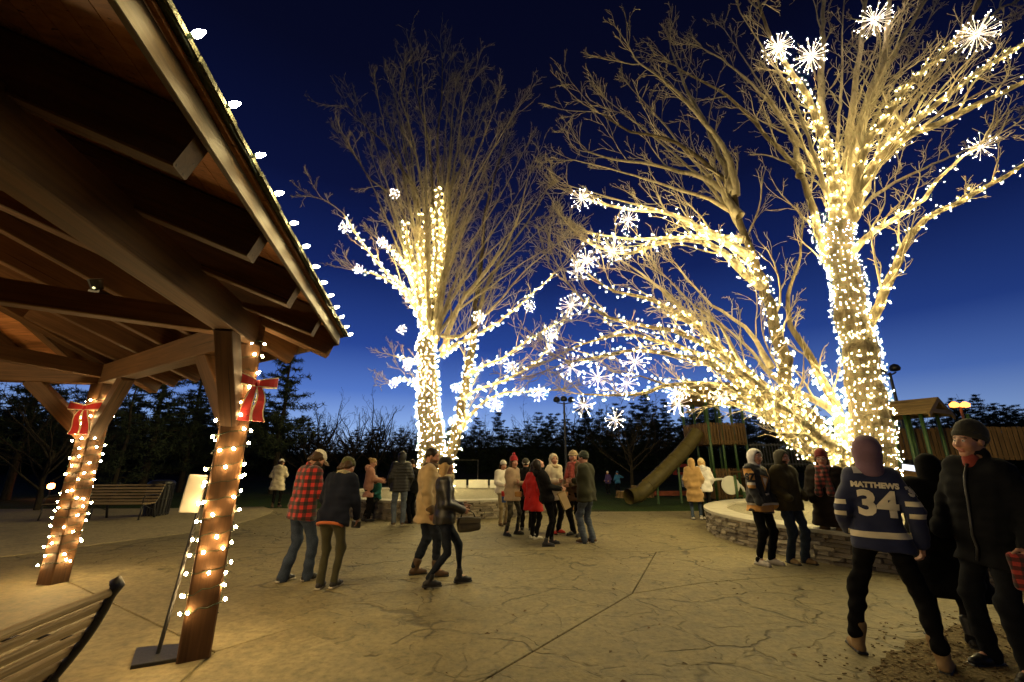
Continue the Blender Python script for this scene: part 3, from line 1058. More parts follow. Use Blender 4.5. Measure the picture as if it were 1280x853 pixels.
# ---------------------------------------------------------------- starburst lights
def burst_mesh(seed):
    nr = np.random.default_rng(seed)
    T = Tubes()
    tips = []
    n = (46, 46, 46, 26, 26)[seed]
    for i in range(n):
        z = 1 - 2 * (i + .5) / n
        a = i * 2.39996
        d = np.array((math.sqrt(1 - z * z) * cos(a), math.sqrt(1 - z * z) * sin(a), z)) + nr.standard_normal(3) * .1
        d /= np.linalg.norm(d)
        l = .75 + .3 * nr.random()
        T.add(np.array([d * .05, d * l]), np.array([.008, .004]), 3)
        tips.append(d * l)
    rays = T.mesh('rays', M_BURST, False)
    return rays, bulbs_mesh('tip_bulbs', tips, .018 if n > 30 else .024, M_BURSTTIP)
BURSTS = [burst_mesh(i) for i in range(5)]
hub_me = MB().lathe([(.0, -.07), (.06, -.04), (.07, 0), (.06, .04), (.0, .07)], 8).mesh('hub', M_WIRE)
hook_me = MB().tube([(0, 0, .05), (.02, 0, .5), (0, .01, 1.05)], .012, 4).mesh('hanger', M_WIRE)
bl = Y - 1.4
stars = [
 (493, 242, 15.6, .24, 'topmost starburst light on the left side of the middle tree'),
 (431, 284, 14.6, .26, 'leftmost starburst light, close to the pavilion eave'),
 (478, 303, 15.2, .22, 'starburst light second below the topmost, left side of middle tree'),
 (448, 337, 15.0, .22, 'starburst light at the end of the low left limb, middle tree'),
 (502, 412, 15.8, .2, 'small starburst light at half height on the left of the middle trunk'),
 (509, 458, 15.8, .2, 'starburst light on the short twig left of the middle trunk'),
 (492, 479, 15.4, .2, 'lowest starburst light left of the middle trunk'),
 (599, 397, 15.2, .28, 'starburst light just right of the middle trunk, highest on that side'),
 (662, 383, 14.8, .27, 'starburst light at the end of the limb rising right, middle tree'),
 (689, 419, 15.2, .29, 'upper of the close pair of starbursts right of the middle tree'),
 (686, 438, 15.0, .24, 'lower of the close pair of starbursts right of the middle tree'),
 (639, 459, 15.4, .3, 'starburst light in the middle of the right crown, middle tree'),
 (674, 493, 15.0, .33, 'starburst light at the end of the lowest right limb, middle tree'),
 (619, 506, 15.2, .32, 'lowest starburst light right of the middle trunks'),
 (569, 485, 16.0, .2, 'starburst light between the two trunks of the middle tree'),
 (566, 527, 16.2, .2, 'starburst light in the fork at the foot of the middle tree'),
 (728, 249, Y - 1.0, .32, 'highest starburst light at the left tips of the right tree'),
 (785, 275, Y - 1.5, .32, 'starburst light hanging under the uppermost left limb, right tree'),
 (767, 314, Y - 2.2, .32, 'starburst light on the arching limb, right of the close pair'),
 (733, 325, Y - 1.6, .31, 'right one of the touching pair of starbursts at the arch tip'),
 (723, 337, Y - 1.8, .27, 'left one of the touching pair of starbursts at the arch tip'),
 (714, 382, Y - 2.7, .28, 'starburst light at the tip of the second great low limb'),
 (714, 459, Y - 3.3, .27, 'starburst light at the tip of the plaza side low limb'),
 (747, 472, Y - 2.8, .3, 'starburst light below the low limbs, second from their tips'),
 (793, 453, Y - 3.0, .28, 'starburst light under the middle of the low limbs, upper of two'),
 (784, 480, Y - 2.4, .25, 'starburst light under the middle of the low limbs, lower of two'),
 (730, 507, Y - 1.8, .26, 'low starburst light right of the far lamp post'),
 (769, 524, Y - 1.8, .24, 'lowest starburst light of all, over the bare far tree'),
 (847, 506, Y - 1.4, .29, 'starburst light left of the playground tower roof'),
 (846, 492, Y - 1.0, .22, 'small starburst light just above the one by the tower roof'),
 (900, 496, Y - .8, .24, 'starburst light in front of the playground tower roof'),
 (973, 59, Y - .8, .45, 'left one of the pair of starbursts at the top of the right tree'),
 (1014, 70, Y - .9, .50, 'right one of the pair of starbursts at the top of the right tree'),
 (1093, 25, Y - .7, .52, 'starburst light at the very top of the picture'),
 (1221, 43, Y - 1.4, .56, 'large starburst light in the top right corner'),
 (1226, 184, Y - 2.4, .31, 'lone starburst light at the right, on the limb below the corner'),
]
for i, (px, py, yy, r_, lab) in enumerate(stars):
    p = P(px, py, yy)
    e = empty('starburst_light', p, rz=i * 1.3, label=lab, cat='light', group='starburst lights hung in the trees')
    rm, tm = BURSTS[i % 3] if r_ > .36 else BURSTS[3 + i % 2]
    tilt = (rng.uniform(-.6, .6), rng.uniform(-.6, .6), 0)
    k = r_ * .92
    ob('rays', rm, e, scale=(k, k, k), rot=tilt)
    ob('tip_bulbs', tm, e, scale=(k, k, k), rot=tilt, kind='stuff')
    ob('hub', hub_me, e, scale=(k, k, k))
    ob('hanger', hook_me, e, scale=(k, k, k * .9))
# ---------------------------------------------------------------- the pavilion
M_TIMBER = wood('pavilion_timber', (.078, .037, .014), along=(4, 4, 4), scale=2.5)
M_DECK = wood('deck_board', (.30, .125, .045), along=(6, 6, 6), scale=2.0, rough=.6)
M_FASCIA = wood('fascia_board', (.060, .036, .016), along=(5, 5, 5), scale=2.0)
M_SHINGLE = mat('mossy_shingle', (.045, .045, .028), rough=.95, var=.5, scale=12, bs=40, bst=.9, bd=.02)

pav = empty('pavilion', PO, label='octagonal timber pavilion with a shingled roof at the left', cat='pavilion')
def prel(v):
    return Vector(v) - PO
AP = PR * cos(pi / 8)          # apothem of the post line
OV = .84                       # eave overhang
SL = .37                       # roof slope
ZB = 3.02                      # top of the ring beam = underside of the rafters on it
RD = .26                      # rafter depth
POST_R = .115
posts = []
for k in range(8):
    c = prel(pcorner(k))
    a = PA0 + k * pi / 4
    mb = MB()
    mb.beam(c + Vector((0, 0, .012)), c + Vector((0, 0, ZB - .29)), .235, .235, up=(cos(a), sin(a), 0), ch=.014)
    mb.build('post', M_TIMBER, pav)
for k in range(8):
    a_, b_ = prel(pcorner(k)), prel(pcorner(k + 1))
    d = (b_ - a_).normalized()
    mid = (a_ + b_) / 2
    out = Vector((mid.x, mid.y, 0)).normalized()
    up = Vector((0, 0, 1))
    # ring beam
    mb = MB()
    e = .10
    mb.beam(a_ - d * e + up * (ZB - .145), b_ + d * e + up * (ZB - .145), .19, .285)
    mb.build('ring_beam', M_TIMBER, pav)
    # knee braces at both ends
    for (q, s) in ((a_, 1), (b_, -1)):
        mb = MB()
        run = .52 if (k == 7 and s == -1) else .92
        mb.beam(q + d * s * .06 + up * (ZB - 1.06), q + d * s * run + up * (ZB - .26), .15, .19)
        mb.build('knee_brace', M_TIMBER, pav)
    # common rafters square to the side, cut at the hips
    zline = lambda q: ZB + (AP - q) * SL         # underside of the rafter at distance q from the middle
    half = PR * sin(pi / 8)
    vis = k in (7, 0, 1, 2)
    if vis:
        offs = [-1.62, -.81, 0, .81, 1.62]
    else:
        offs = [-1.2, 0, 1.2]
    for o_ in offs:
        q1 = AP + OV - .085
        q0 = max(.35, abs(o_) / tan(pi / 8) + .12)
        p1 = out * q1 + d * o_ + up * (zline(q1) + RD / 2)
        p0 = out * q0 + d * o_ + up * (zline(q0) + RD / 2)
        mb = MB()
        mb.beam(p0, p1, .105, RD)
        mb.build('rafter', M_TIMBER, pav)
    # decking boards over the rafters, laid along the eave
    q = AP + OV
    bw = .135
    joined = MB()
    zt = lambda q: zline(q) + RD * math.sqrt(1 + SL * SL) + .016
    while q > .3:
        qa, qb = q, max(.2, q - bw + .004)
        ha, hb = qa * tan(pi / 8), qb * tan(pi / 8)
        za, zb = zt(qa), zt(qb)
        vs = []
        for (qq, hh, zz) in ((qa, ha, za), (qb, hb, zb)):
            for sgn in (-1, 1):
                for dz in (-.011, .011):
                    vs.append(out * qq + d * hh * sgn + up * (zz + dz))
        fs = [(0, 2, 3, 1), (4, 5, 7, 6), (0, 4, 6, 2), (1, 3, 7, 5), (0, 1, 5, 4), (2, 6, 7, 3)]
        if vis:
            mb = MB()
            mb.add(vs, fs).build('deck_board', M_DECK, pav)
        else:
            joined.add(vs, fs)
        q -= bw
    if not vis:
        joined.build('decking', M_DECK, pav, kind='stuff')
    # fascia along the eave, shingles on top
    qf = AP + OV - .040
    hf = qf * tan(pi / 8)
    zf = zt(AP + OV - .04) - .078
    mb = MB()
    mb.beam(out * qf - d * hf + up * zf, out * qf + d * hf + up * zf, .025, .125, ch=.004)
    mb.build('fascia', M_FASCIA, pav)
    top = MB()
    qe = AP + OV + .045
    for (qa, qb, za, zb) in ((qe - .25, .05, zt(qe - .25) + .03, zt(.05) + .03),):
        ha, hb = qa * tan(pi / 8), qb * tan(pi / 8)
        top.add([out * qa - d * ha + up * za, out * qa + d * ha + up * za, out * qb + d * hb + up * zb, out * qb - d * hb + up * zb], [(0, 1, 2, 3)])
    top.build('roof_covering', M_SHINGLE, pav)
    he = qe * tan(pi / 8)
    n = int(2 * he / .31)
    for i in range(n):
        s0 = -he + 2 * he * i / n + .003
        s1 = -he + 2 * he * (i + 1) / n - .003
        j1, j2 = rng.uniform(-.012, .014), rng.uniform(-.004, .006)
        mb = MB()
        vs = []
        for (qq, dz) in ((qe + j1, .022), (qe - .32, .022)):
            for ss in (s0, s1):
                for hh in (-.010, .016):
                    lim = qq * tan(pi / 8)
                    vs.append(out * qq + d * max(-lim, min(lim, ss)) + up * (zt(qq) + dz + hh + j2))
        mb.add(vs, [(0, 2, 3, 1), (4, 5, 7, 6), (0, 4, 6, 2), (1, 3, 7, 5), (0, 1, 5, 4), (2, 6, 7, 3)]).build('shingle', M_SHINGLE, pav)
for k in range(8):
    a = PA0 + k * pi / 4
    o_ = Vector((cos(a), sin(a), 0))
    up = Vector((0, 0, 1))
    sh = SL * cos(pi / 8)
    z0 = lambda rr: ZB + (PR - rr) * sh
    r1 = (AP + OV) / cos(pi / 8) - .10
    hd = .27
    mb = MB()
    mb.beam(o_ * .2 + up * (z0(.2) + hd / 2 - .03), o_ * r1 + up * (z0(r1) + hd / 2 - .03), .15, hd)
    mb.build('hip_rafter', M_TIMBER, pav)
    if k in (0, 1, 2, 7):
        mb = MB()
        mb.beam(o_ * .1 + up * (ZB - .10), o_ * (PR - .08) + up * (ZB - .10), .14, .20)
        mb.build('tie_beam', M_TIMBER, pav)
mb = MB()
mb.beam((0, 0, ZB - .35), (0, 0, ZB + PR * SL * .95), .26, .26, up=(1, 0, 0))
mb.build('king_post', M_TIMBER, pav)

# lit lamp inside the roof and a small black spotlight on the tie beam
lampo = empty('roof_lamp', PO + Vector((.35, .75, 3.42)), label='lit lamp high on the king post inside the pavilion roof', cat='lamp')
MB().lathe([(.0, .14), (.05, .13), (.07, .10), (.06, .09)][::-1], 14).build('lamp_cap', M_BLACK, lampo)
MB().lathe([(.0, -.12), (.06, -.105), (.105, -.06), (.12, 0), (.105, .06), (.06, .095), (.0, .10)], 14).build('lamp_bulb', emit('roof_lamp_glow', (1, .72, .34), 640), lampo, smooth=True)
mb = MB()
mb.beam((0, 0, .12), (-.25, -.68, .16), .03, .03)
mb.build('bracket', M_BLACK, lampo)
tb = pcorner(0)
dirn = (Vector((PO.x, PO.y, 0)) - Vector((tb.x, tb.y, 0))).normalized()
sp0 = Vector((tb.x, tb.y, 0)) + dirn * 1.18
spot = empty('spotlight', (sp0.x, sp0.y, ZB + .002), label='small black spotlight sitting on the pavilion tie beam', cat='spotlight')
MB().box((0, 0, .015), (.10, .10, .03)).build('foot', M_BLACK, spot)
MB().lathe([(.02, .03), (.045, .05), (.05, .10), (.055, .135), (.05, .14)], 12, M=Matrix.Rotation(.5, 3, 'X')).build('housing', M_BLACK, spot)
MB().lathe([(.0, -.03), (.016, -.02), (.016, 0), (.0, .01)], 10, c=(.01, -.06, .055)).build('lens', emit('spot_lens', (.9, .85, .35), 1.2), spot)

# ---- big bulbs clipped along the eave
def c9():
    b_ = MB().lathe([(.0, .095), (.008, .09), (.019, .062), (.023, .040), (.018, .020), (.012, .012)][::-1], 10)
    return b_.mesh('bulb', M_EAVEBULB, True)
C9 = c9()
SOCK = MB().lathe([(.014, -.03), (.016, -.028), (.016, .014), (.013, .016)], 8).mesh('socket', M_WIRE)
eave_names = {7: 'along the long near eave of the pavilion, over the plaza', 0: 'along the far eave of the pavilion, facing the woods', 6: 'along the pavilion eave behind the near bench'}
for k in (7, 0, 6):
    a_, b_ = prel(pcorner(k)), prel(pcorner(k + 1))
    d = (b_ - a_).normalized()
    out = Vector(((a_ + b_).x, (a_ + b_).y, 0)).normalized()
    up = Vector((0, 0, 1))
    qe = AP + OV + .055
    he = qe * tan(pi / 8)
    zt_ = ZB + (AP - qe) * SL + RD * 1.066 + .05
    st = out * qe - d * he + up * zt_ + PO
    e = empty('eave_light_string', st, label='string of big warm bulbs ' + eave_names[k], cat='string lights')
    n = int(2 * he / .295)
    wp = []
    for i in range(n + 1):
        s = 2 * he * i / n
        p = d * s - out * .004
        tilt = Vector((out.x + rng.uniform(-.25, .25), out.y + rng.uniform(-.25, .25), .25 + rng.uniform(-.15, .3))).normalized()
        q = tilt.to_track_quat('Z', 'Y').to_euler()
        o = ob('bulb', C9, e, loc=p, rot=q, scale=(.55, .55, .55))
        ob('socket', SOCK, o)
        wp.append(p + Vector((0, 0, -.012)) - out * .02)
        if i < n:
            wp.append(p + d * (he / n) - out * .03 + Vector((0, 0, rng.uniform(-.03, 0))))
    MB().tube(wp, .006, 5).build('wire', M_WIRE, e)

# ---- small lights wound round the two front posts
PB = MB().lathe([(.0, -.017), (.009, -.011), (.0125, 0), (.009, .011), (.0, .017)], 8).mesh('bulb', M_POSTBULB, True)
def post_string(k, z0, z1, turns, nb, seed, label):
    r_ = random.Random(seed)
    c = pcorner(k)
    e = empty('post_light_string', (c.x, c.y, 0), label=label, cat='string lights', group='string lights on the pavilion posts')
    a0 = PA0 + k * pi / 4
    hw = .135
    pts = []
    steps = turns * 16
    def sq(a):
        # square wrap round the post
        x, y = cos(a - a0), sin(a - a0)
        m = max(abs(x), abs(y))
        return Vector((x / m * hw, y / m * hw, 0)) if m > .8 else Vector((x / m * hw, y / m * hw, 0))
    Mz = Matrix.Rotation(a0, 3, 'Z')
    for i in range(steps + 1):
        t = i / steps
        a = t * turns * 2 * pi + a0 + .6
        q = Mz @ sq(a)
        pts.append(Vector((q.x, q.y, z0 + (z1 - z0) * t + r_.uniform(-.018, .018))))
    MB().tube(pts, .0045, 4).build('wire', M_WIRE, e)
    for i in range(nb):
        t = (i + r_.uniform(.1, .9)) / nb
        j = min(steps - 1, int(t * steps))
        p = pts[j].lerp(pts[j + 1], t * steps - j)
        o_ = Vector((p.x, p.y, 0)).normalized()
        ob('bulb', PB, e, loc=p + o_ * r_.uniform(.010, .032) + Vector((0, 0, r_.uniform(-.02, .02))), rot=(r_.uniform(-1, 1), r_.uniform(-1, 1), 0))
    return e
post_string(0, .30, 2.80, 17, 74, 3, 'warm string lights wound round the nearest pavilion post')
post_string(1, .22, 2.55, 20, 92, 4, 'warm string lights wound round the far left pavilion post')

# ---- red bows
M_RED = mat('red_velvet', (.52, .012, .010), rough=.7, var=.25, scale=10, bs=90, bst=.3, sheen=.4)
M_TRIM = mat('gold_trim', (.75, .66, .42), rough=.5, var=.1, scale=20)
def ribbon(mb, pts, w, side, th=.006):
    """flat band along pts, width vector side"""
    n = len(pts)
    vs = []
    for i, p in enumerate(pts):
        p = Vector(p)
        s = Vector(side[i] if isinstance(side, list) else side).normalized() * (w[i] if hasattr(w, '__len__') else w) / 2
        t = (Vector(pts[min(i + 1, n - 1)]) - Vector(pts[max(0, i - 1)])).normalized()
        nn = t.cross(s).normalized() * th
        vs += [p - s - nn, p + s - nn, p + s + nn, p - s + nn]
    fs = []
    for i in range(n - 1):
        for k in range(4):
            fs.append((i * 4 + k, i * 4 + (k + 1) % 4, i * 4 + 4 + (k + 1) % 4, i * 4 + 4 + k))
    fs += [(3, 2, 1, 0), tuple((n - 1) * 4 + k for k in range(4))]
    return mb.add(vs, fs)

def bow(loc, rz, scale, label):
    e = empty('red_bow', loc, rz=rz, label=label, cat='bow', group='red bows on the pavilion posts')
    # local: x sideways, -y toward the viewer, z up; tied at the origin
    for sgn in (-1, 1):
        loop = []
        for i in range(13):
            t = i / 12
            a = t * 2 * pi
            loop.append(Vector((sgn * (.15 - .15 * cos(a)), -.03 - .055 * sin(a), .05 * (1 - cos(a)) * .5)) * scale)
        mb = MB()
        ribbon(mb, loop, [(.06 + .09 * sin(pi * i / 12)) * scale for i in range(13)], (0, 0, 1))
        o = mb.build('loop', M_RED, e)
        for zz in (-1, 1):
            tr = MB()
            ribbon(tr, [p + Vector((0, 0, zz * (.06 + .09 * sin(pi * i / 12)) * scale * .5)) for i, p in enumerate(loop)], .014 * scale, (0, 0, 1), .0075)
            tr.build('trim', M_TRIM, o)
        tail = []
        ws = []
        for i in range(8):
            t = i / 7
            tail.append(Vector((sgn * (.02 + .10 * t + .02 * sin(t * 5)), -.05 - .03 * sin(t * 6), -.02 - .50 * t)) * scale)
            ws.append((.07 + .10 * t) * scale)
        mb = MB()
        ribbon(mb, tail, ws, (1, 0, 0))
        o = mb.build('tail', M_RED, e)
        for zz in (-1, 1):
            tr = MB()
            ribbon(tr, [p + Vector((zz * w * .5, 0, 0)) for p, w in zip(tail, ws)], .014 * scale, (1, 0, 0), .0075)
            tr.build('trim', M_TRIM, o)
    mb = MB()
    mb.lathe([(.0, -.045), (.03, -.04), (.036, 0), (.03, .04), (.0, .045)], 10, c=(0, -.055, 0))
    mb.build('knot', M_RED, e, smooth=True, scale=(scale, scale, scale))
n0 = pcorner(0)
bow((n0.x + .15, n0.y - .02, 2.34), R(58), .70, 'large red bow tied to the nearest pavilion post')
f0 = pcorner(1)
bow((f0.x + .02, f0.y - .20, 2.35), R(8), .72, 'red bow on the far left pavilion post')

# ---------------------------------------------------------------- benches, bin, sign stand
M_SLAT = wood('bench_slat', (.34, .25, .135), along=(5, 5, 5), scale=3)
def bench(loc, rz, length, label, group=None):
    """local: x along the bench, faces +y"""
    e = empty('park_bench', loc, rz=rz, label=label, cat='bench', group=group)
    h = length / 2
    prof = [(.02 + .0 * i, 0) for i in range(0)]
    back = [(-.20 - .17 * (i / 6) - .05 * sin(i / 6 * 2.2), .44 + .44 * i / 6) for i in range(7)]
    for i in range(5):
        t = (i + .60) / 5.3
        k = t * 6
        j = min(5, int(k))
        y = back[j][0] + (back[j + 1][0] - back[j][0]) * (k - j)
        z = back[j][1] + (back[j + 1][1] - back[j][1]) * (k - j)
        mb = MB()
        mb.beam((-h, y, z), (h, y, z), .028, .058, up=(0, -.38, .92))
        mb.build('slat', M_SLAT, e)
    mb = MB()
    mb.tube([(-h, -.435, .905), (h, -.435, .905)], .027, 12)
    mb.build('top_rail', M_SLAT, e, smooth=False)
    for i in range(6):
        y = -.16 + i * .083
        mb = MB()
        z = .435 - .02 * sin(i / 5 * pi)
        mb.beam((-h, y, z), (h, y, z), .070, .028)
        mb.build('slat', M_SLAT, e)
    for x in (-h + .03, h - .03, 0):
        mb = MB()
        # back stanchion with a scrolled top, running down into the rear leg
        pts = [(x, -.30, 0), (x, -.27, .14), (x, -.23, .30), (x, -.215, .42)] + [(x, b_[0] - .028, b_[1]) for b_ in back[1:]]
        pts += [(x, -.452, .915), (x, -.468, .945), (x, -.455, .965), (x, -.43, .955)]
        mb.tube(pts, [.030] * 4 + [.029] * 6 + [.034, .042, .042, .030], 8)
        # seat rail and front leg
        mb.tube([(x, -.225, .41), (x, 0, .395), (x, .24, .405), (x, .29, .36), (x, .27, .2), (x, .31, 0)], .019, 8)
        # under brace and feet
        mb.tube([(x, -.25, .22), (x, -.02, .30), (x, .20, .40)], .012, 6)
        mb.box((x, -.30, .008), (.07, .10, .014))
        mb.box((x, .31, .008), (.07, .10, .014))
        if x != 0:
            mb.tube([(x, -.30, .64), (x, -.05, .66), (x, .20, .655), (x, .28, .60), (x, .27, .42)], .017, 8)
        mb.build('end_frame' if x else 'centre_frame', M_BLACK, e, smooth=True)
    return e
# near bench: only its back top shows; its right end stands at about (110, 853)
b1 = G(128, 905)
near_end = P(158, 733, 3.30)
bench((-2.72, 2.06, .014), R(99), 1.9, 'slatted park bench with black metal frames in the near left corner', 'slatted benches near the pavilion').scale = (.9, .9, .9)
fb = G(118, 650)
bench((fb.x, fb.y + .1, .0), R(180 + 4), 2.7, 'far slatted bench in the dark beyond the left post', 'slatted benches near the pavilion')

tb_ = G(194, 645)
bin_ = empty('litter_bin', tb_, label='black slatted litter bin beside the far bench', cat='litter bin')
MB().lathe([(.25, .05), (.27, .06), (.27, .86), (.25, .87)], 20).build('liner', mat('bin_liner', (.01, .01, .011), rough=.6), bin_)
for i in range(22):
    a = 2 * pi * i / 22
    mb = MB()
    mb.beam((.31 * cos(a), .31 * sin(a), .03), (.34 * cos(a), .34 * sin(a), .92), .05, .012, up=(cos(a), sin(a), 0))
    mb.build('slat', M_BLACK, bin_)
for z, r_ in ((.08, .31), (.5, .325), (.9, .345)):
    MB().tube([(r_ * cos(2 * pi * i / 24), r_ * sin(2 * pi * i / 24), z) for i in range(24)], .014, 6, closed=True).build('hoop', M_BLACK, bin_)
MB().lathe([(.345, .92), (.36, .95), (.30, 1.02), (.16, 1.05), (.15, 1.03)], 20).build('lid', M_BLACK, bin_, smooth=True)

ss = G(196, 824)
stand = empty('sign_stand', (ss.x, ss.y, .014), label='black floor stand holding a small white panel beside the near post', cat='sign stand')
c4 = [G(*q) - ss for q in ((169, 816), (162, 840), (227, 829), (226, 811))]
mb = MB()
mb.prism([(q.x, q.y) for q in c4], 0.0, .028, .004)
mb.build('base_plate', M_BLACK, stand)
top = P(258, 603, ss.y + .05) - Vector((ss.x, ss.y, .014))
MB().tube([(0, 0, .02), tuple(top)], .0165, 10).build('pole', M_BLACK, stand)
pd = top.normalized()
pc_ = P(242, 617, ss.y - .01) - Vector((ss.x, ss.y, .014))
mb = MB()
Mr = Matrix.Rotation(R(6), 3, 'Y') @ Matrix.Rotation(R(35), 3, 'Z')
mb.box(pc_, (.15, .045, .33), Mr)
pn = mb.build('panel', mat('white_panel', (.34, .325, .28), rough=.5, var=.05, bst=.05), stand)
bv = pn.modifiers.new('b', 'BEVEL')
bv.width = .012
bv.segments = 2
mb = MB()
mb.box(pc_ + Mr @ Vector((0, .035, 0)), (.13, .024, .31), Mr)
mb.build('panel_back', M_BLACK, stand)
# ---------------------------------------------------------------- people: distance fields meshed into figures
def A_(p):
    return np.asarray(p, dtype=np.float32)

def f_cone(a, b, ra, rb):
    a, b = A_(a), A_(b)
    ab = b - a
    l2 = float(ab @ ab) + 1e-9
    def f(p):
        q = p - a
        h = np.clip((q @ ab) / l2, 0, 1)
        return np.linalg.norm(q - h[:, None] * ab, axis=1) - (ra + (rb - ra) * h)
    r_ = max(ra, rb)
    f.bb = (np.minimum(a, b) - r_, np.maximum(a, b) + r_)
    return f

def f_ell(c, r_, M=None):
    c, r_ = A_(c), A_(r_)
    Mi = None if M is None else A_(M).T
    def f(p):
        q = p - c
        if Mi is not None:
            q = q @ Mi.T
        k0 = np.linalg.norm(q / r_, axis=1)
        k1 = np.linalg.norm(q / (r_ * r_), axis=1) + 1e-6
        return k0 * (k0 - 1.0) / k1
    m = float(r_.max())
    f.bb = (c - m, c + m)
    return f

def f_half(c, n):
    """half space: negative on the side against n"""
    c, n = A_(c), A_(n)
    n = n / np.linalg.norm(n)
    def f(p):
        return (p - c) @ n
    return f

def f_box(c, h, M=None, r_=.01):
    c, h = A_(c), A_(h)
    Mi = None if M is None else A_(M).T
    def f(p):
        q = p - c
        if Mi is not None:
            q = q @ Mi.T
        d = np.abs(q) - (h - r_)
        return np.linalg.norm(np.maximum(d, 0), axis=1) + np.minimum(d.max(axis=1), 0) - r_
    m = float(np.linalg.norm(h))
    f.bb = (c - m, c + m)
    return f

class Field:
    def __init__(self):
        self.ops = []
        self.lo = np.full(3, 1e9, np.float32)
        self.hi = -self.lo
        self.disp = None

    def u(self, f, k=.03):
        self.ops.append(('u', f, k))
        self.lo = np.minimum(self.lo, f.bb[0])
        self.hi = np.maximum(self.hi, f.bb[1])
        return self

    def sub(self, f, k=.01):
        self.ops.append(('s', f, k))
        return self

    def cut(self, f, k=.006):
        self.ops.append(('i', f, k))
        return self

    def ev(self, p):
        d = None
        for op, f, k in self.ops:
            e = f(p)
            if op == 's':
                e = -e
            if d is None:
                d = e
            elif op == 'u':
                h = np.maximum(k - np.abs(d - e), 0) / k
                d = np.minimum(d, e) - h * h * k * .25
            else:
                h = np.maximum(k - np.abs(d - e), 0) / k
                d = np.maximum(d, e) + h * h * k * .25
        if self.disp is not None:
            d = d - self.disp(p)
        return d

    def mesh(self, cell):
        """surface nets"""
        lo = self.lo - 2.2 * cell
        hi = self.hi + 2.2 * cell
        n = np.maximum(4, np.ceil((hi - lo) / cell).astype(int) + 1)
        ax = [lo[i] + np.arange(n[i], dtype=np.float32) * cell for i in range(3)]
        X = np.stack(np.meshgrid(*ax, indexing='ij'), axis=-1).reshape(-1, 3)
        D = np.empty(len(X), np.float32)
        for s in range(0, len(X), 60000):
            D[s:s + 60000] = self.ev(X[s:s + 60000])
        D = D.reshape(n)
        S = D < 0
        c = n - 1
        acc = np.zeros((*c, 3), np.float32)
        cnt = np.zeros(tuple(c), np.float32)
        for axis in range(3):
            o1, o2 = [q for q in range(3) if q != axis]
            for a in (0, 1):
                for b in (0, 1):
                    s0 = [None] * 3
                    s1 = [None] * 3
                    s0[axis] = slice(0, c[axis])
                    s1[axis] = slice(1, c[axis] + 1)
                    s0[o1] = s1[o1] = slice(a, c[o1] + a)
                    s0[o2] = s1[o2] = slice(b, c[o2] + b)
                    d0, d1 = D[tuple(s0)], D[tuple(s1)]
                    m = S[tuple(s0)] != S[tuple(s1)]
                    t = np.where(m, d0 / np.where(m, d0 - d1, 1), 0)
                    cnt += m
                    acc[..., axis] += t * m
                    acc[..., o1] += a * m
                    acc[..., o2] += b * m
        act = cnt > 0
        idx = np.full(tuple(c), -1, np.int32)
        ii = np.argwhere(act)
        idx[act] = np.arange(len(ii))
        v = (ii + acc[act] / cnt[act][:, None]) * cell + lo
        F = []
        for axis in range(3):
            o1, o2 = (axis + 1) % 3, (axis + 2) % 3
            s0 = [slice(1, c[q]) for q in range(3)]
            s1 = [slice(1, c[q]) for q in range(3)]
            s0[axis] = slice(0, c[axis])
            s1[axis] = slice(1, c[axis] + 1)
            a, b = S[tuple(s0)], S[tuple(s1)]
            e = np.argwhere(a != b)
            if len(e) == 0:
                continue
            base = e.copy()
            for q in (o1, o2):
                base[:, q] += 1
            flip = b[tuple(e.T)]
            def cellid(d1, d2):
                g_ = base.copy()
                g_[:, o1] -= d1
                g_[:, o2] -= d2
                return idx[tuple(g_.T)]
            q = np.stack([cellid(1, 1), cellid(0, 1), cellid(0, 0), cellid(1, 0)], axis=1)
            q[flip] = q[flip][:, ::-1]
            F.append(q)
        F = np.vstack(F)
        F = F[(F >= 0).all(axis=1)]
        return v, F

def folds(amp, seed, sc=1.0, zs=1.6):
    """soft cloth folds as a displacement"""
    r_ = np.random.default_rng(seed)
    W = r_.standard_normal((6, 3)) * np.array((11, 11, 13 * zs)) * sc
    ph = r_.random(6) * 6.28
    W2 = r_.standard_normal((5, 3)) * np.array((24, 24, 36)) * sc
    ph2 = r_.random(5) * 6.28
    def f(p):
        return amp * (np.sin(p @ W.T.astype(np.float32) + ph).sum(1) / 3.2 + .45 * np.sin(p @ W2.T.astype(np.float32) + ph2).sum(1) / 2.6)
    return f

SKINS = {'light': (.42, .215, .135), 'mid': (.34, .16, .095), 'pale': (.48, .27, .19), 'dark': (.16, .08, .05)}
def skin_mat():
    m, nt, b = newmat('skin')
    at = nt.nodes.new('ShaderNodeAttribute')
    at.attribute_name = 'Col'
    n1 = noise(nt, coords(nt), 40, 3)
    nt.links.new(mixc(nt, 1.0, at.outputs['Color'], ramp(nt, n1, [(.3, .9), (.7, 1.06)]), 'MULTIPLY'), b.inputs['Base Color'])
    b.inputs['Roughness'].default_value = .55
    b.inputs['Subsurface Weight'].default_value = .08
    b.inputs['Subsurface Radius'].default_value = (.01, .004, .002)
    bump(nt, b, n1, .15, .002)
    return m
M_SKIN = skin_mat()

def cloth(name, col, rough=.88, sheen=.15, bs=160, bst=.35, var=.18, spec=.2):
    return mat('cloth_' + name, col, rough=rough, var=var, scale=7, bs=bs, bst=bst, bd=.003, spec=spec, sheen=sheen)

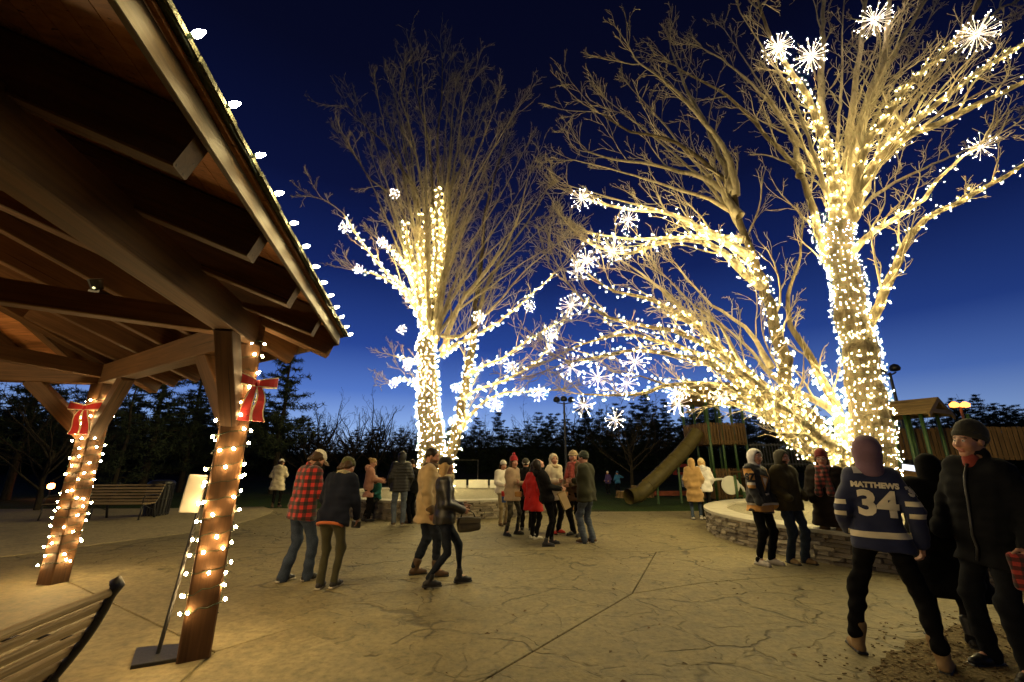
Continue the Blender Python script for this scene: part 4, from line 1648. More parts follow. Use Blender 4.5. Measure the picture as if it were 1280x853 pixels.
def denim(name, col):
    m, nt, b = newmat('denim_' + name)
    v = coords(nt)
    n1 = noise(nt, v, 7, 5)
    n2 = noise(nt, coords(nt, 1, vec=(1, 1, .35)), 160, 3)
    c = ramp(nt, n1, [(.3, [x * .6 for x in col]), (.6, col), (.8, [min(1, x * 1.6) for x in col])])
    nt.links.new(mixc(nt, 1.0, c, ramp(nt, n2, [(.3, .7), (.7, 1.2)]), 'MULTIPLY'), b.inputs['Base Color'])
    b.inputs['Roughness'].default_value = .9
    b.inputs['Specular IOR Level'].default_value = .15
    bump(nt, b, n2, .3, .003)
    return m

def plaid(name, a, b_, c_, size=.062):
    """woven check: vertical planes and height"""
    m, nt, b = newmat('plaid_' + name)
    tc = nt.nodes.new('ShaderNodeTexCoord')
    sp = nt.nodes.new('ShaderNodeSeparateXYZ')
    nt.links.new(tc.outputs['Object'], sp.inputs[0])
    u = mth(nt, 'ADD', mth(nt, 'MULTIPLY', sp.outputs[0], .78), mth(nt, 'MULTIPLY', sp.outputs[1], .62))
    def band(x):
        f = mth(nt, 'FRACT', mth(nt, 'ADD', mth(nt, 'DIVIDE', x, size * 2), 20.0))
        return mth(nt, 'LESS_THAN', f, .5)
    su, sv = band(u), band(sp.outputs[2])
    s = mth(nt, 'MULTIPLY', mth(nt, 'ADD', su, sv), .5)
    col = ramp(nt, s, [(.0, a), (.49, a), (.5, b_), (.99, b_), (1.0, c_)])
    for e in nt.nodes:
        if e.type == 'VALTORGB':
            e.color_ramp.interpolation = 'CONSTANT'
    n2 = noise(nt, coords(nt), 120, 3)
    nt.links.new(mixc(nt, 1.0, col, ramp(nt, n2, [(.3, .75), (.7, 1.15)]), 'MULTIPLY'), b.inputs['Base Color'])
    b.inputs['Roughness'].default_value = .92
    b.inputs['Sheen Weight'].default_value = .2
    bump(nt, b, n2, .4, .004)
    return m

def camo(name, cols):
    m, nt, b = newmat('camo_' + name)
    n1 = noise(nt, coords(nt), 9, 2, .5, 1.0)
    c = ramp(nt, n1, [(0, cols[0]), (.45, cols[1]), (.55, cols[2])])
    nt.links.new(c, b.inputs['Base Color'])
    b.inputs['Roughness'].default_value = .85
    return m

def banded(name, col, bands, thr=1.0):
    """cloth with horizontal bands by height: (z0, z1, colour)"""
    m, nt, b = newmat('banded_' + name)
    tc = nt.nodes.new('ShaderNodeTexCoord')
    sp = nt.nodes.new('ShaderNodeSeparateXYZ')
    nt.links.new(tc.outputs['Object'], sp.inputs[0])
    z = sp.outputs[2]
    x = mth(nt, 'ABSOLUTE', sp.outputs[0])
    c = mixc(nt, 0.0, col, col)
    for (z0, z1, cc, x0, x1) in bands:
        f = mth(nt, 'MULTIPLY', mth(nt, 'GREATER_THAN', z, z0), mth(nt, 'LESS_THAN', z, z1))
        f = mth(nt, 'MULTIPLY', f, mth(nt, 'MULTIPLY', mth(nt, 'GREATER_THAN', x, x0), mth(nt, 'LESS_THAN', x, x1)))
        c = mixc(nt, f, c, cc)
    n2 = noise(nt, coords(nt), 150, 3)
    n3 = noise(nt, coords(nt), 8, 4)
    c = mixc(nt, 1.0, c, ramp(nt, n3, [(.3, .8), (.7, 1.1)]), 'MULTIPLY')
    nt.links.new(c, b.inputs['Base Color'])
    b.inputs['Roughness'].default_value = .8
    b.inputs['Sheen Weight'].default_value = .1
    bump(nt, b, n2, .35, .003)
    return m

def rot_to(fwd, up=(0, 0, 1)):
    """3x3 with columns right, forward, up"""
    f = Vector(fwd).normalized()
    r_ = f.cross(Vector(up)).normalized()
    u = r_.cross(f)
    return np.array([[r_.x, f.x, u.x], [r_.y, f.y, u.y], [r_.z, f.z, u.z]])

def ik(a, t, l1, l2, pole):
    a, t, pole = Vector(a), Vector(t), Vector(pole)
    d = t - a
    L = d.length
    m = (l1 + l2) * .995
    if L > m:
        t = a + d * (m / L)
        d = t - a
        L = m
    x = (l1 * l1 - l2 * l2 + L * L) / (2 * L)
    h = math.sqrt(max(1e-6, l1 * l1 - x * x))
    n = d.normalized()
    q = pole - n * pole.dot(n)
    q.normalize()
    return a + n * x + q * h, t

def person(loc, yaw, H, label, cell=.016, lean=0, side=0, twist=0, head=(0, 0, 0), lf=(-.11, .0), rf=(.11, .0), fyaw=(8, -8),
           lh=None, rh=None, lpocket=False, rpocket=False, drop=0, sit=None, skin='light', build=1.0,
           top=None, legs=None, shoes=None, hat=None, hair=None, beard=None, scarf=None, heel=(0, 0), seed=0, group=None, handdir=(None, None),
           name='person', noface=False):
    """head: (yaw left+, nod forward+, tilt) in degrees. lf/rf: ankle ground spots (x, y, lift). lh/rh: wrist targets in body space (m at 1.75 m)"""
    s = H / 1.75
    V_ = lambda *q: Vector(q) * s
    W = build
    hipz = .925 - drop
    if sit is not None:
        hipz = sit / s
    pel = V_(0, 0, hipz)
    Rt = Matrix.Rotation(R(twist), 3, 'Z') @ Matrix.Rotation(R(-lean), 3, 'X') @ Matrix.Rotation(R(side), 3, 'Y')
    def T(x, y, z):          # torso space -> person space, z measured from the pelvis
        return pel + Rt @ V_(x, y, z)
    shL, shR = T(-.162 * W, -.005, .495), T(.162 * W, -.005, .495)
    neck0 = T(0, -.012, .54)
    Rh = Rt @ Matrix.Rotation(R(head[0]), 3, 'Z') @ Matrix.Rotation(R(-head[1] - 0), 3, 'X') @ Matrix.Rotation(R(head[2]), 3, 'Y')
    hc = neck0 + Rt @ V_(0, .018, .075) + Rh @ V_(0, .012, .085)      # head centre
    def Hd(x, y, z):
        return hc + Rh @ V_(x, y, z)
    Rh3 = np.array(Rh)
    Rt3 = np.array(Rt)
    hipL, hipR = pel + Matrix.Rotation(R(twist * .4), 3, 'Z') @ V_(-.092 * W, 0, -.02), pel + Matrix.Rotation(R(twist * .4), 3, 'Z') @ V_(.092 * W, 0, -.02)
    legsj = []
    for hp, ft, fy, hl in ((hipL, lf, fyaw[0], heel[0]), (hipR, rf, fyaw[1], heel[1])):
        an = Vector((ft[0] * s, ft[1] * s, (.085 + (ft[2] if len(ft) > 2 else 0)) * s))
        fd = Matrix.Rotation(R(fy), 3, 'Z') @ Vector((0, 1, 0))
        kn, an = ik(hp, an, .435 * s, .415 * s, fd + Vector((0, 0, .25)))
        legsj.append((hp, kn, an, fd, hl))
    arms = []
    for sh, tg, dflt, sg, hdir in ((shL, lh, (-.235 * W, .03, -.02), -1, handdir[0]), (shR, rh, (.235 * W, .03, -.02), 1, handdir[1])):
        q = tg if tg is not None else dflt
        w = pel + Rt @ V_(*q) if tg is not None else pel + V_(*q)
        el, w = ik(sh, w, .295 * s, .265 * s, Rt @ Vector((sg * .55, -1, -.25)))
        arms.append((sh, el, w, sg, Rt @ Vector(hdir) if hdir else None))
    t = top or {}
    th = t.get('th', .022) * s
    # ---------------- body: head and hands fine, the rest under the clothes coarse, one mesh
    pieces = []
    b = Field()
    for x, z, r_, y in ((.085, .44, .085, -.005), (.080, .32, .088, 0), (.065, .18, .085, 0), (.075, .03, .098, -.01)):
        b.u(f_cone(T(-x * W, y, z), T(x * W, y, z), r_ * s * W, r_ * s * W), .06)
    for hp, kn, an, fd, hl in legsj:
        b.u(f_cone(hp, kn, .068 * s, .040 * s), .02).u(f_cone(kn, an, .038 * s, .028 * s), .01)
        b.u(f_cone(an, an + fd * .13 * s - Vector((0, 0, .045 * s)), .034 * s, .026 * s), .02)
    for sh, el, w, sg, hdv in arms:
        b.u(f_cone(sh, el, .05 * s * W, .040 * s), .03).u(f_cone(el, w, .038 * s, .027 * s), .02)
    b.u(f_cone(neck0, T(0, .0, .62), .055 * s, .05 * s), .03)
    pieces.append((*b.mesh(.026), 'body'))
    hcell = max(.0055, cell * .50)
    h = Field()
    h.u(f_ell(Hd(0, -.012, .030), V_(.076, .097, .094), Rh3), .01)
    h.u(f_ell(Hd(0, .022, -.045), V_(.057, .066, .072), Rh3), .03)
    h.u(f_cone(Hd(-.012, .066, -.095), Hd(.012, .066, -.095), .020 * s, .020 * s), .025)
    h.u(f_cone(Hd(-.036, .060, -.022), Hd(.036, .060, -.022), .034 * s, .034 * s), .03)
    h.u(f_cone(Hd(-.034, .073, .032), Hd(.034, .073, .032), .017 * s, .017 * s), .02)
    if not noface:
        h.sub(f_ell(Hd(-.031, .101, .010), V_(.019, .016, .012), Rh3), .012)
        h.sub(f_ell(Hd(.031, .101, .010), V_(.019, .016, .012), Rh3), .012)
        h.u(f_ell(Hd(-.031, .079, .010), V_(.0135, .0135, .0125), Rh3), .004)
        h.u(f_ell(Hd(.031, .079, .010), V_(.0135, .0135, .0125), Rh3), .004)
        h.u(f_cone(Hd(0, .089, .018), Hd(0, .108, -.026), .0085 * s, .0145 * s), .014)
        h.u(f_cone(Hd(-.011, .098, -.029), Hd(.011, .098, -.029), .0095 * s, .0095 * s), .01)
        h.u(f_cone(Hd(-.017, .085, -.054), Hd(.017, .085, -.054), .0085 * s, .0085 * s), .006)
        h.u(f_cone(Hd(-.014, .084, -.067), Hd(.014, .084, -.067), .009 * s, .009 * s), .006)
    for sg in (-1, 1):
        h.u(f_ell(Hd(sg * .077, -.008, .0), V_(.011, .021, .031), Rh3), .012)
    h.u(f_cone(Hd(0, -.018, -.06), neck0 - Vector((0, 0, .03 * s)), .052 * s, .058 * s), .035)
    pieces.append((*h.mesh(hcell), 'head'))
    hn = Field()
    anyhand = False
    for (sh, el, w, sg, hdv), pk in zip(arms, (lpocket, rpocket)):
        if pk:
            continue
        fd = (w - el).normalized()
        if hdv is not None:
            fd = (fd * .35 + hdv.normalized()).normalized()
        inw = Vector((-sg, 0, 0)) - fd * Vector((-sg, 0, 0)).dot(fd)
        inw = (Rt @ inw).normalized()                 # palm looks to the body
        acr = fd.cross(inw).normalized()              # across the knuckles
        if acr.y < 0 and abs(fd.z) > .5:
            acr = -acr
        if acr.z < 0 and abs(fd.z) <= .5:
            acr = -acr
        F_ = Field()
        F_.u(f_cone(el.lerp(w, .7), w, .033 * s, .026 * s), .02)
        k0 = w + fd * .02 * s
        for j, (o, l) in enumerate(((-.030, .058), (-.010, .066), (.010, .070), (.030, .068))):
            kn = w + fd * (.085 + .005 * (j - 1.5)) * s + acr * o * s
            F_.u(f_cone(k0 + acr * o * .45 * s, kn, .017 * s, .0125 * s), .012)
            d1 = (fd + inw * .45).normalized()
            m1 = kn + d1 * l * .55 * s
            d2 = (fd + inw * 1.3).normalized()
            m2 = m1 + d2 * l * .55 * s
            F_.u(f_cone(kn, m1, .0098 * s, .009 * s), .004).u(f_cone(m1, m2, .009 * s, .0075 * s), .004)
        tb0 = w + fd * .03 * s + acr * .022 * s
        tb1 = tb0 + (fd * .5 + acr * .9 + inw * .5).normalized() * .042 * s
        tb2 = tb1 + (fd * .9 + acr * .25 + inw * .45).normalized() * .038 * s
        F_.u(f_cone(tb0, tb1, .014 * s, .011 * s), .008).u(f_cone(tb1, tb2, .0105 * s, .0085 * s), .004)
        pieces.append((*F_.mesh(max(.0055, min(.008, cell * .5))), 'hand'))
    # join
    V, Fc, cols = [], [], []
    n = 0
    sk = np.array(SKINS[skin])
    for v, f, kind in pieces:
        V.append(v)
        Fc.append(f + n)
        n += len(v)
        c = np.tile(sk, (len(v), 1))
        if kind == 'head':
            q = ((v - np.array(hc)) @ Rh3) / s       # head space
            x, y, z = np.abs(q[:, 0]), q[:, 1], q[:, 2]
            lip = (x < .026) & (y > .070) & (z < -.046) & (z > -.078)
            c[lip] = sk * np.array((.80, .50, .52))
            eye = (np.hypot(x - .031, (z - .010) * 1.25) < .0125) & (y > .07)
            c[eye] = (.55, .53, .50)
            iris = (np.hypot(x - .031, z - .010) < .0068) & (y > .07)
            c[iris] = (.03, .02, .015)
            brow = (np.abs(z - .036 + .004 * (x - .03) / .02) < .0055) & (x > .014) & (x < .052) & (y > .06)
            c[brow] = sk * .25
            ck = np.exp(-(((x - .042) / .022) ** 2 + ((z + .02) / .022) ** 2)) * (y > .03)
            c = c * (1 - ck[:, None] * np.array((.02, .20, .20)))
            if beard:
                bd = (z < -.032 - .35 * np.maximum(0, .045 - x)) & (y > -.01) & ~lip
                c[bd] = np.array(beard)
        cols.append(c)
    V, Fc, cols = np.vstack(V), np.vstack(Fc), np.vstack(cols)
    me = mesh_np(name, V, Fc, M_SKIN, True)
    ca = me.color_attributes.new('Col', 'FLOAT_COLOR', 'POINT')
    ca.data.foreach_set('color', np.c_[cols, np.ones(len(cols))].astype(np.float32).ravel())
    root = ob(name, me, loc=(loc[0], loc[1], loc[2] if len(loc) > 2 else 0), rot=(0, 0, R(yaw)), label=label, cat='person', group=group)
    def part(nm, fld, m, cl=None, lab=None):
        v, f = fld.mesh(cl or cell)
        return ob(nm, mesh_np(nm, v, f, m, True), root, label=lab)
    out = {'root': root, 'T': T, 'Hd': Hd, 'Rt': Rt, 'Rh': Rh, 's': s, 'arms': arms, 'pel': pel}
    # ---------------- jacket or coat
    if top:
        hem = t.get('hem', -.10)           # below the pelvis centre, torso space
        fl = t.get('flare', 0.0)
        j = Field()
        for x, z, r_, y in ((.088, .43, .090, -.008), (.082, .32, .100, .004), (.070, .18, .100, .006), (.080, .03, .110, .0)):
            j.u(f_cone(T(-x * W, y, z), T(x * W, y, z), r_ * s * W + th, r_ * s * W + th), .07)
        j.u(f_cone(T(-.095 * W, -.01, .482), T(.095 * W, -.01, .482), .055 * s * W + th, .062 * s * W + th), .05)
        if hem < 0:
            zz = hem
            wd = .088 + fl
            # a coat hangs straight down from the hips
            a0 = pel + Vector((-wd * s, 0, zz * s))
            a1 = pel + Vector((wd * s, 0, zz * s))
            j.u(f_cone(a0, a1, .118 * s * W + th + fl * s * .3, .118 * s * W + th + fl * s * .3), .08)
            if hem < -.28:
                zm = hem * .5
                j.u(f_cone(pel + Vector((-(.09 + fl * .4) * s, 0, zm * s)), pel + Vector(((.09 + fl * .4) * s, 0, zm * s)),
                           .118 * s * W + th, .118 * s * W + th), .08)
        for sh, el, w, sg, hdv in arms:
            # an arm is cut at the wrist by shortening it there
            end = el.lerp(w, .97)
            j.u(f_cone(sh - Rt @ V_(sg * .01, 0, 0), el, .058 * s * W + th * .8, .047 * s + th * .8), .045)
            j.u(f_cone(el, end, .046 * s + th * .8, .034 * s + th * .7), .02)
        if hem >= -.28:
            j.cut(f_half(pel + Rt @ V_(0, 0, hem), -(Rt @ Vector((0, 0, 1)))), .012)
        else:
            j.cut(f_half(pel + V_(0, 0, hem), (0, 0, -1)), .012)
        if t.get('collar', True):
            j.u(f_cone(T(0, -.018, .50), T(0, -.002, .50 + t.get('ch', .085)), .078 * s + th * .4, .066 * s + th * .3), .03)
            j.sub(f_cone(T(0, .0, .53), T(0, .02, .75), .058 * s, .075 * s), .008)
        pf_ = t.get('puff')
        fo = folds(t.get('fold', .0105) * s, seed + 1)
        if pf_:
            def dsp(p, fo=fo):
                q = (p - np.array(pel)) @ Rt3
                return fo(p) * .5 + .011 * s * np.abs(np.sin(q[:, 2] / s * pi / pf_)) - .004
            j.disp = dsp
        else:
            j.disp = fo
        out['jacket'] = part(t.get('name', 'jacket'), j, t['m'], cl=t.get('cell'), lab=t.get('lab'))
        if t.get('hood') == 'up':
            hd = Field()
            hd.u(f_ell(Hd(0, -.022, .022), V_(.106, .128, .128), Rh3), .01)
            hd.u(f_cone(Hd(0, -.03, -.05), T(0, -.02, .52), .092 * s, .105 * s), .05)
            hd.sub(f_ell(Hd(0, .115, -.012), V_(.076, .125, .108), Rh3), .015)
            hd.sub(f_ell(Hd(0, .03, -.01), V_(.080, .085, .10), Rh3), .01)
            hd.cut(f_half(T(0, 0, .50), -(Rt @ Vector((0, -.2, 1)))), .01)
            hd.disp = folds(.004 * s, seed + 5)
            part('hood', hd, t.get('hm', t['m']), cl=min(cell, .012), lab=t.get('hoodlab'))
        elif t.get('hood') == 'down':
            hd = Field()
            hd.u(f_ell(T(0, -.115, .53), V_(.125, .060, .085), Rt3), .02)
            hd.u(f_cone(T(-.085, -.03, .565), T(0, -.10, .575), .038 * s, .05 * s), .03)
            hd.u(f_cone(T(.085, -.03, .565), T(0, -.10, .575), .038 * s, .05 * s), .03)
            hd.disp = folds(.006 * s, seed + 5)
            part('hood', hd, t.get('hm', t['m']), cl=min(cell, .013), lab=t.get('hoodlab'))
        if t.get('cuff'):
            for sh, el, w, sg, hdv in arms:
                c_ = Field()
                c_.u(f_cone(el.lerp(w, .90), el.lerp(w, 1.0), .039 * s + th * .7, .037 * s + th * .7), .01)
                part('cuff', c_, t['cuff'], cl=.012)
        if t.get('zip'):
            # front closure strip on the chest
            pts = []
            for i in range(9):
                z = hem + .03 + (.50 - hem) * i / 8
                pts.append((0, z))
            mb = MB()
            bv = BVHTree.FromObject(out['jacket'], bpy.context.evaluated_depsgraph_get()) if False else None
            v0 = np.array([x.co for x in out['jacket'].data.vertices])
            ps = []
            for _, z in pts:
                q0 = np.array(T(0, 0, z))
                q = (v0 - q0) @ Rt3
                msk = (np.abs(q[:, 0]) < .03 * s) & (np.abs(q[:, 2]) < .03 * s) & (q[:, 1] > 0)
                if msk.any():
                    ps.append(T(0, 0, z) + Rt @ Vector((0, float(q[msk, 1].max()) + .002, 0)))
            if len(ps) > 2:
                mb.tube(ps, .011 * s, 6)
                mb.build('zip', t['zip'], root, smooth=True)
    # ---------------- trousers
    l = legs or {}
    tr = Field()
    tr.u(f_cone(pel + V_(-.068 * W, 0, .0), pel + V_(.068 * W, 0, .0), .104 * s * W, .104 * s * W), .03)
    tr.u(f_cone(pel + V_(-.07 * W, -.02, -.03), pel + V_(.07 * W, -.02, -.03), .098 * s * W, .098 * s * W), .05)
    tg = l.get('tight', 0.0)
    for hp, kn, an, fd, hl in legsj:
        tr.u(f_cone(hp, kn, (.093 - tg * .5) * s * W, (.068 - tg) * s), .045)
        tr.u(f_cone(kn, an + Vector((0, 0, l.get('ankle', -.02) * s)), (.067 - tg) * s, (l.get('cuffr', .056) - tg) * s), .03)
    tr.cut(f_half(pel + V_(0, 0, .06), (0, 0, 1)), .01)
    base_f = folds(l.get('fold', .0095) * s, seed + 9, zs=1.9)
    tr.disp = base_f
    part('trousers', tr, l['m'], cl=max(.011, cell * .9), lab=l.get('lab'))
    # ---------------- shoes
    sh_ = shoes or {}
    for hp, kn, an, fd, hl in legsj:
        f = Field()
        pitch = hl
        fd3 = (fd * cos(pitch) + Vector((0, 0, -sin(pitch)))).normalized()
        heelp = an - fd * .035 * s + Vector((0, 0, -.045 * s))
        toe = an + fd3 * .155 * s + Vector((0, 0, -.055 * s))
        lift = sh_.get('heel', 0) * s
        f.u(f_cone(heelp, an + fd3 * .09 * s + Vector((0, 0, -.045 * s)), .040 * s, .042 * s), .02)
        f.u(f_cone(an + fd3 * .07 * s + Vector((0, 0, -.052 * s)), toe, .040 * s, sh_.get('toe', .032) * s), .02)
        f.u(f_cone(an + Vector((0, 0, -.03 * s)), an + (kn - an).normalized() * sh_.get('shaft', .02) * s, .043 * s, sh_.get('sr', .044) * s), .02)
        fwd2 = fd
        zc = min(heelp.z, toe.z) - .038 * s
        if pitch == 0:
            f.cut(f_half((an.x, an.y, an.z - .083 * s), (0, 0, -1)), .006)
        part('shoe', f, sh_['m'], cl=min(cell, .011), lab=sh_.get('lab'))
        so = Field()
        if pitch == 0:
            zb = an.z - .085 * s + .011 * s
            so.u(f_box((an + fd * .055 * s).to_tuple()[:2] + (zb,), V_(.040, .135, .012), rot_to(fd), .008), .01)
        else:
            so.u(f_cone(heelp + Vector((0, 0, -.032 * s)), toe + Vector((0, 0, -.026 * s)), .018 * s, .014 * s), .01)
        if lift:
            so.u(f_cone(heelp + Vector((0, 0, -.01 * s)), heelp + Vector((0, 0, -.058 * s)), .026 * s, .022 * s), .01)
        part('sole', so, sh_.get('sole', M_BLACK), cl=.012)
    # ---------------- hair, hat, scarf
    if hair:
        hf = Field()
        hf.u(f_ell(Hd(0, -.020, .036), V_(.083, .100, .097), Rh3), .02)
        ln = hair.get('len', 0)
        if ln:
            for sx in (-1, 0, 1):
                x0 = .055 * sx
                fwd = hair.get('front', 0) if sx else 0
                hf.u(f_cone(Hd(x0, -.045 + fwd * .3, .0), Hd(x0 * 1.35, -.072 + fwd, -ln), .055 * s, .036 * s), .04)
        if hair.get('bun'):
            hf.u(f_ell(Hd(0, -.13, .07), V_(.05, .045, .05), Rh3), .02)
        # free the face
        hf.sub(f_ell(Hd(0, .105, -.035), V_(.066, .075, .098), Rh3), .02)
        if not ln:
            hf.cut(f_half(Hd(0, -.05, -.045), (Rh @ Vector((0, .55, -1)))), .02)
        d0 = folds(.004 * s, seed + 13, sc=2.2, zs=.3)
        hf.disp = d0
        part('hair', hf, hair['m'], cl=min(cell, .011))
    if hat:
        hk = hat['k']
        f = Field()
        if hk == 'beanie':
            f.u(f_ell(Hd(0, -.018, .052 + hat.get('tall', 0) * .4), V_(.091, .110, .098 + hat.get('tall', 0)), Rh3), .02)
            f.cut(f_half(Hd(0, 0, .024), Rh @ Vector((0, .42, -1))), .006)
            rib = np.array(hc)
            def dsp(p):
                q = ((p - np.array(hc)) @ Rh3) / s
                a = np.arctan2(q[:, 0], q[:, 1] + .018)
                return .0022 * np.sin(a * 34)
            f.disp = dsp
            o = part('hat', f, hat['m'], cl=min(cell, .010), lab=hat.get('lab'))
            c2 = Field()
            c2.u(f_ell(Hd(0, -.018, .052), V_(.099, .118, .098), Rh3), .02)
            c2.cut(f_half(Hd(0, 0, .014), Rh @ Vector((0, .42, -1))), .006)
            c2.cut(f_half(Hd(0, 0, .062), Rh @ Vector((0, -.42, 1))), .006)
            c2.disp = dsp
            part('hat_cuff', c2, hat.get('m2', hat['m']), cl=min(cell, .010))
            if hat.get('pom'):
                pm = Field()
                pm.u(f_ell(Hd(0, -.03, .165 + hat.get('tall', 0)), V_(.042, .042, .040), Rh3), .01)
                pm.disp = folds(.006 * s, seed + 3, sc=4)
                part('pompom', pm, hat['pom'], cl=.009)
        elif hk == 'cap':
            f.u(f_ell(Hd(0, -.016, .048), V_(.088, .108, .090), Rh3), .02)
            f.cut(f_half(Hd(0, 0, .040), Rh @ Vector((0, 0, -1))), .006)
            part('cap', f, hat['m'], cl=min(cell, .010))
            br = Field()
            br.u(f_ell(Hd(0, .115, .042), V_(.075, .075, .009), Rh3), .004)
            br.cut(f_half(Hd(0, .06, .04), Rh @ Vector((0, -1, 0))), .004)
            part('cap_brim', br, hat['m'], cl=.008)
        elif hk == 'brim':
            f.u(f_ell(Hd(0, -.012, .055), V_(.090, .110, .088), Rh3), .02)
            f.cut(f_half(Hd(0, 0, .03), Rh @ Vector((0, .1, -1))), .006)
            f.u(f_ell(Hd(0, -.005, .040), V_(.112, .135, .020), Rh3), .02)
            part('hat', f, hat['m'], cl=min(cell, .010))
    if scarf:
        sf = Field()
        for i in range(10):
            a0, a1 = 2 * pi * i / 10, 2 * pi * (i + 1) / 10
            sf.u(f_cone(T(.085 * sin(a0), .02 + .085 * cos(a0), .565 - .015 * cos(a0)), T(.085 * sin(a1), .02 + .085 * cos(a1), .565 - .015 * cos(a1)), .036 * s, .036 * s), .02)
        if scarf.get('drape'):
            for sx in (-1, 1):
                sf.u(f_cone(T(sx * .05, .105, .54), T(sx * .085, .15 + th, scarf['drape']), .045 * s, .06 * s), .04)
            sf.u(f_cone(T(-.03, .13 + th * .5, .48), T(.03, .13 + th * .5, .30), .045 * s, .05 * s), .05)
        sf.disp = folds(.008 * s, seed + 21, sc=1.5)
        part('scarf', sf, scarf['m'], cl=min(cell, .013))
    return out

def lettering(text, size, pr, cx, cz, m, nm, ang=0.0, arm=None, bold=.006, back=True, yoff=.006):
    """flat letters laid on the cloth. cx, cz in torso space; ang turns the viewing side about the torso axis"""
    cu = bpy.data.curves.new('txt', 'FONT')
    cu.body = text
    cu.size = size
    cu.align_x = 'CENTER'
    cu.align_y = 'CENTER'
    cu.offset = bold
    cu.resolution_u = 3
    to = bpy.data.objects.new('txt', cu)
    COL.objects.link(to)
    bpy.context.view_layer.update()
    me0 = to.to_mesh()
    bm = bmesh.new()
    bm.from_mesh(me0)
    to.to_mesh_clear()
    bpy.data.objects.remove(to)
    bmesh.ops.triangulate(bm, faces=bm.faces[:])
    for _ in range(2):
        ed = [e for e in bm.edges if e.calc_length() > .035]
        if ed:
            bmesh.ops.subdivide_edges(bm, edges=ed, cuts=1)
            bmesh.ops.triangulate(bm, faces=bm.faces[:])
    jk = pr['jacket']
    bv = BVHTree.FromPolygons([v.co for v in jk.data.vertices], [tuple(p.vertices) for p in jk.data.polygons])
    Rt, T = pr['Rt'], pr['T']
    s = pr['s']
    Ra = Rt @ Matrix.Rotation(ang, 3, 'Z')
    # looking at the back: letters run toward the person's right, drop to the cloth from behind
    axx = Ra @ Vector((1, 0, 0))
    axz = Ra @ Vector((0, 0, 1))
    vw = Ra @ Vector((0, 1, 0))          # direction of sight, into the cloth
    c0 = T(0, 0, 0) + (arm if arm is not None else Vector((0, 0, 0)))
    # smooth cloth distance so that letters do not sink into single folds
    for v in bm.verts:
        o = c0 + axx * (cx * s + v.co.x) + axz * (cz * s + v.co.y) - vw * .8
        hit = bv.ray_cast(o, vw)
        best = None
        for du, dv in ((0, 0), (.012, 0), (-.012, 0), (0, .012), (0, -.012)):
            hh = bv.ray_cast(o + axx * du + axz * dv, vw)
            if hh[0] is not None and (best is None or hh[3] < best):
                best = hh[3]
        if best is None:
            best = .75
        v.co = o + vw * (best - yoff)
    me = bpy.data.meshes.new(nm)
    bm.to_mesh(me)
    bm.free()
    me.materials.append(m)
    return ob(nm, me, pr['root'])
# ---------------------------------------------------------------- the people in the photograph
def at(px, py):
    g_ = G(px, py)
    return (g_.x, g_.y, .002)
def yrel(loc, r_):
    return r_ - math.degrees(math.atan2(loc[0], loc[1]))

JEANS = denim('mid', (.045, .062, .10))
JEANSL = denim('light', (.10, .12, .15))
JEANSD = denim('dark', (.014, .018, .028))
BLK = cloth('black', (.0045, .0045, .005), sheen=0, spec=.08)
BLKSOFT = cloth('black_soft', (.0075, .007, .007), sheen=0, spec=.1)
NAVY = cloth('navy', (.008, .010, .020), sheen=.02, spec=.1)
OLIVE = cloth('olive', (.045, .042, .020))
OLIVED = cloth('olive_dark', (.022, .022, .009), sheen=.05)
TANC = cloth('tan', (.36, .255, .13))
CREAM = cloth('cream', (.50, .43, .30))
WHITE = cloth('white', (.62, .58, .50))
PINK = cloth('pink', (.50, .245, .165))
REDC = cloth('red', (.42, .014, .012))
BEIGE = cloth('beige', (.33, .235, .145))
CAMEL = cloth('camel', (.27, .165, .065))
TEAL = cloth('teal', (.02, .14, .12))
LEATHER = cloth('leather', (.010, .009, .008), rough=.42, sheen=0, bs=45, bst=.5, spec=.5)
PUFFB = cloth('puffer_black', (.009, .0085, .008), rough=.5, sheen=0, spec=.4)
BROWN = cloth('brown', (.07, .042, .02))
DKGREEN = cloth('forest', (.020, .024, .014))
MAUVE = cloth('mauve', (.17, .10, .135))
GREYH = cloth('grey', (.055, .052, .038))
REDHAT = cloth('red_knit', (.33, .02, .028), bs=70)
MAROON = cloth('maroon_knit', (.13, .02, .018), bs=70)
OLIVEHAT = cloth('olive_knit', (.055, .055, .018), bs=70)
BLKHAT = cloth('black_knit', (.010, .010, .011), bs=70)
WHITEHAT = cloth('white_knit', (.58, .55, .47), bs=70)
CAPW = cloth('cap_cream', (.52, .47, .37))
HBRN = cloth('hair_brown', (.045, .024, .012), rough=.5, bs=40, sheen=0)
HDRK = cloth('hair_dark', (.014, .009, .006), rough=.5, bs=40, sheen=0)
HBLD = cloth('hair_blond', (.33, .21, .085), rough=.5, bs=40, sheen=0)
FURC = cloth('pale_fur', (.50, .40, .24), bs=25, bst=.8)
GUM = mat('pale_sole', (.42, .38, .30), rough=.7)
SHB = mat('shoe_black', (.011, .010, .010), rough=.45, spec=.4)
SHBR = mat('shoe_brown', (.075, .042, .020), rough=.6)
SHT = mat('boot_tan', (.20, .125, .055), rough=.75)
SHW = mat('shoe_white', (.55, .50, .42), rough=.6)
SHRED = mat('shoe_red', (.40, .03, .025), rough=.6)
BUFF = plaid('red_black', (.40, .018, .012), (.085, .008, .007), (.006, .005, .005), .050)
TARTAN = plaid('tartan', (.22, .03, .02), (.07, .015, .012), (.012, .010, .010), .035)
CAMO = camo('leggings', [(.03, .03, .018), (.07, .06, .032), (.015, .014, .010)])
boot = dict(m=SHB, shaft=.10, sr=.052)
bootbr = dict(m=SHBR, shaft=.10, sr=.055)

P_ = {}
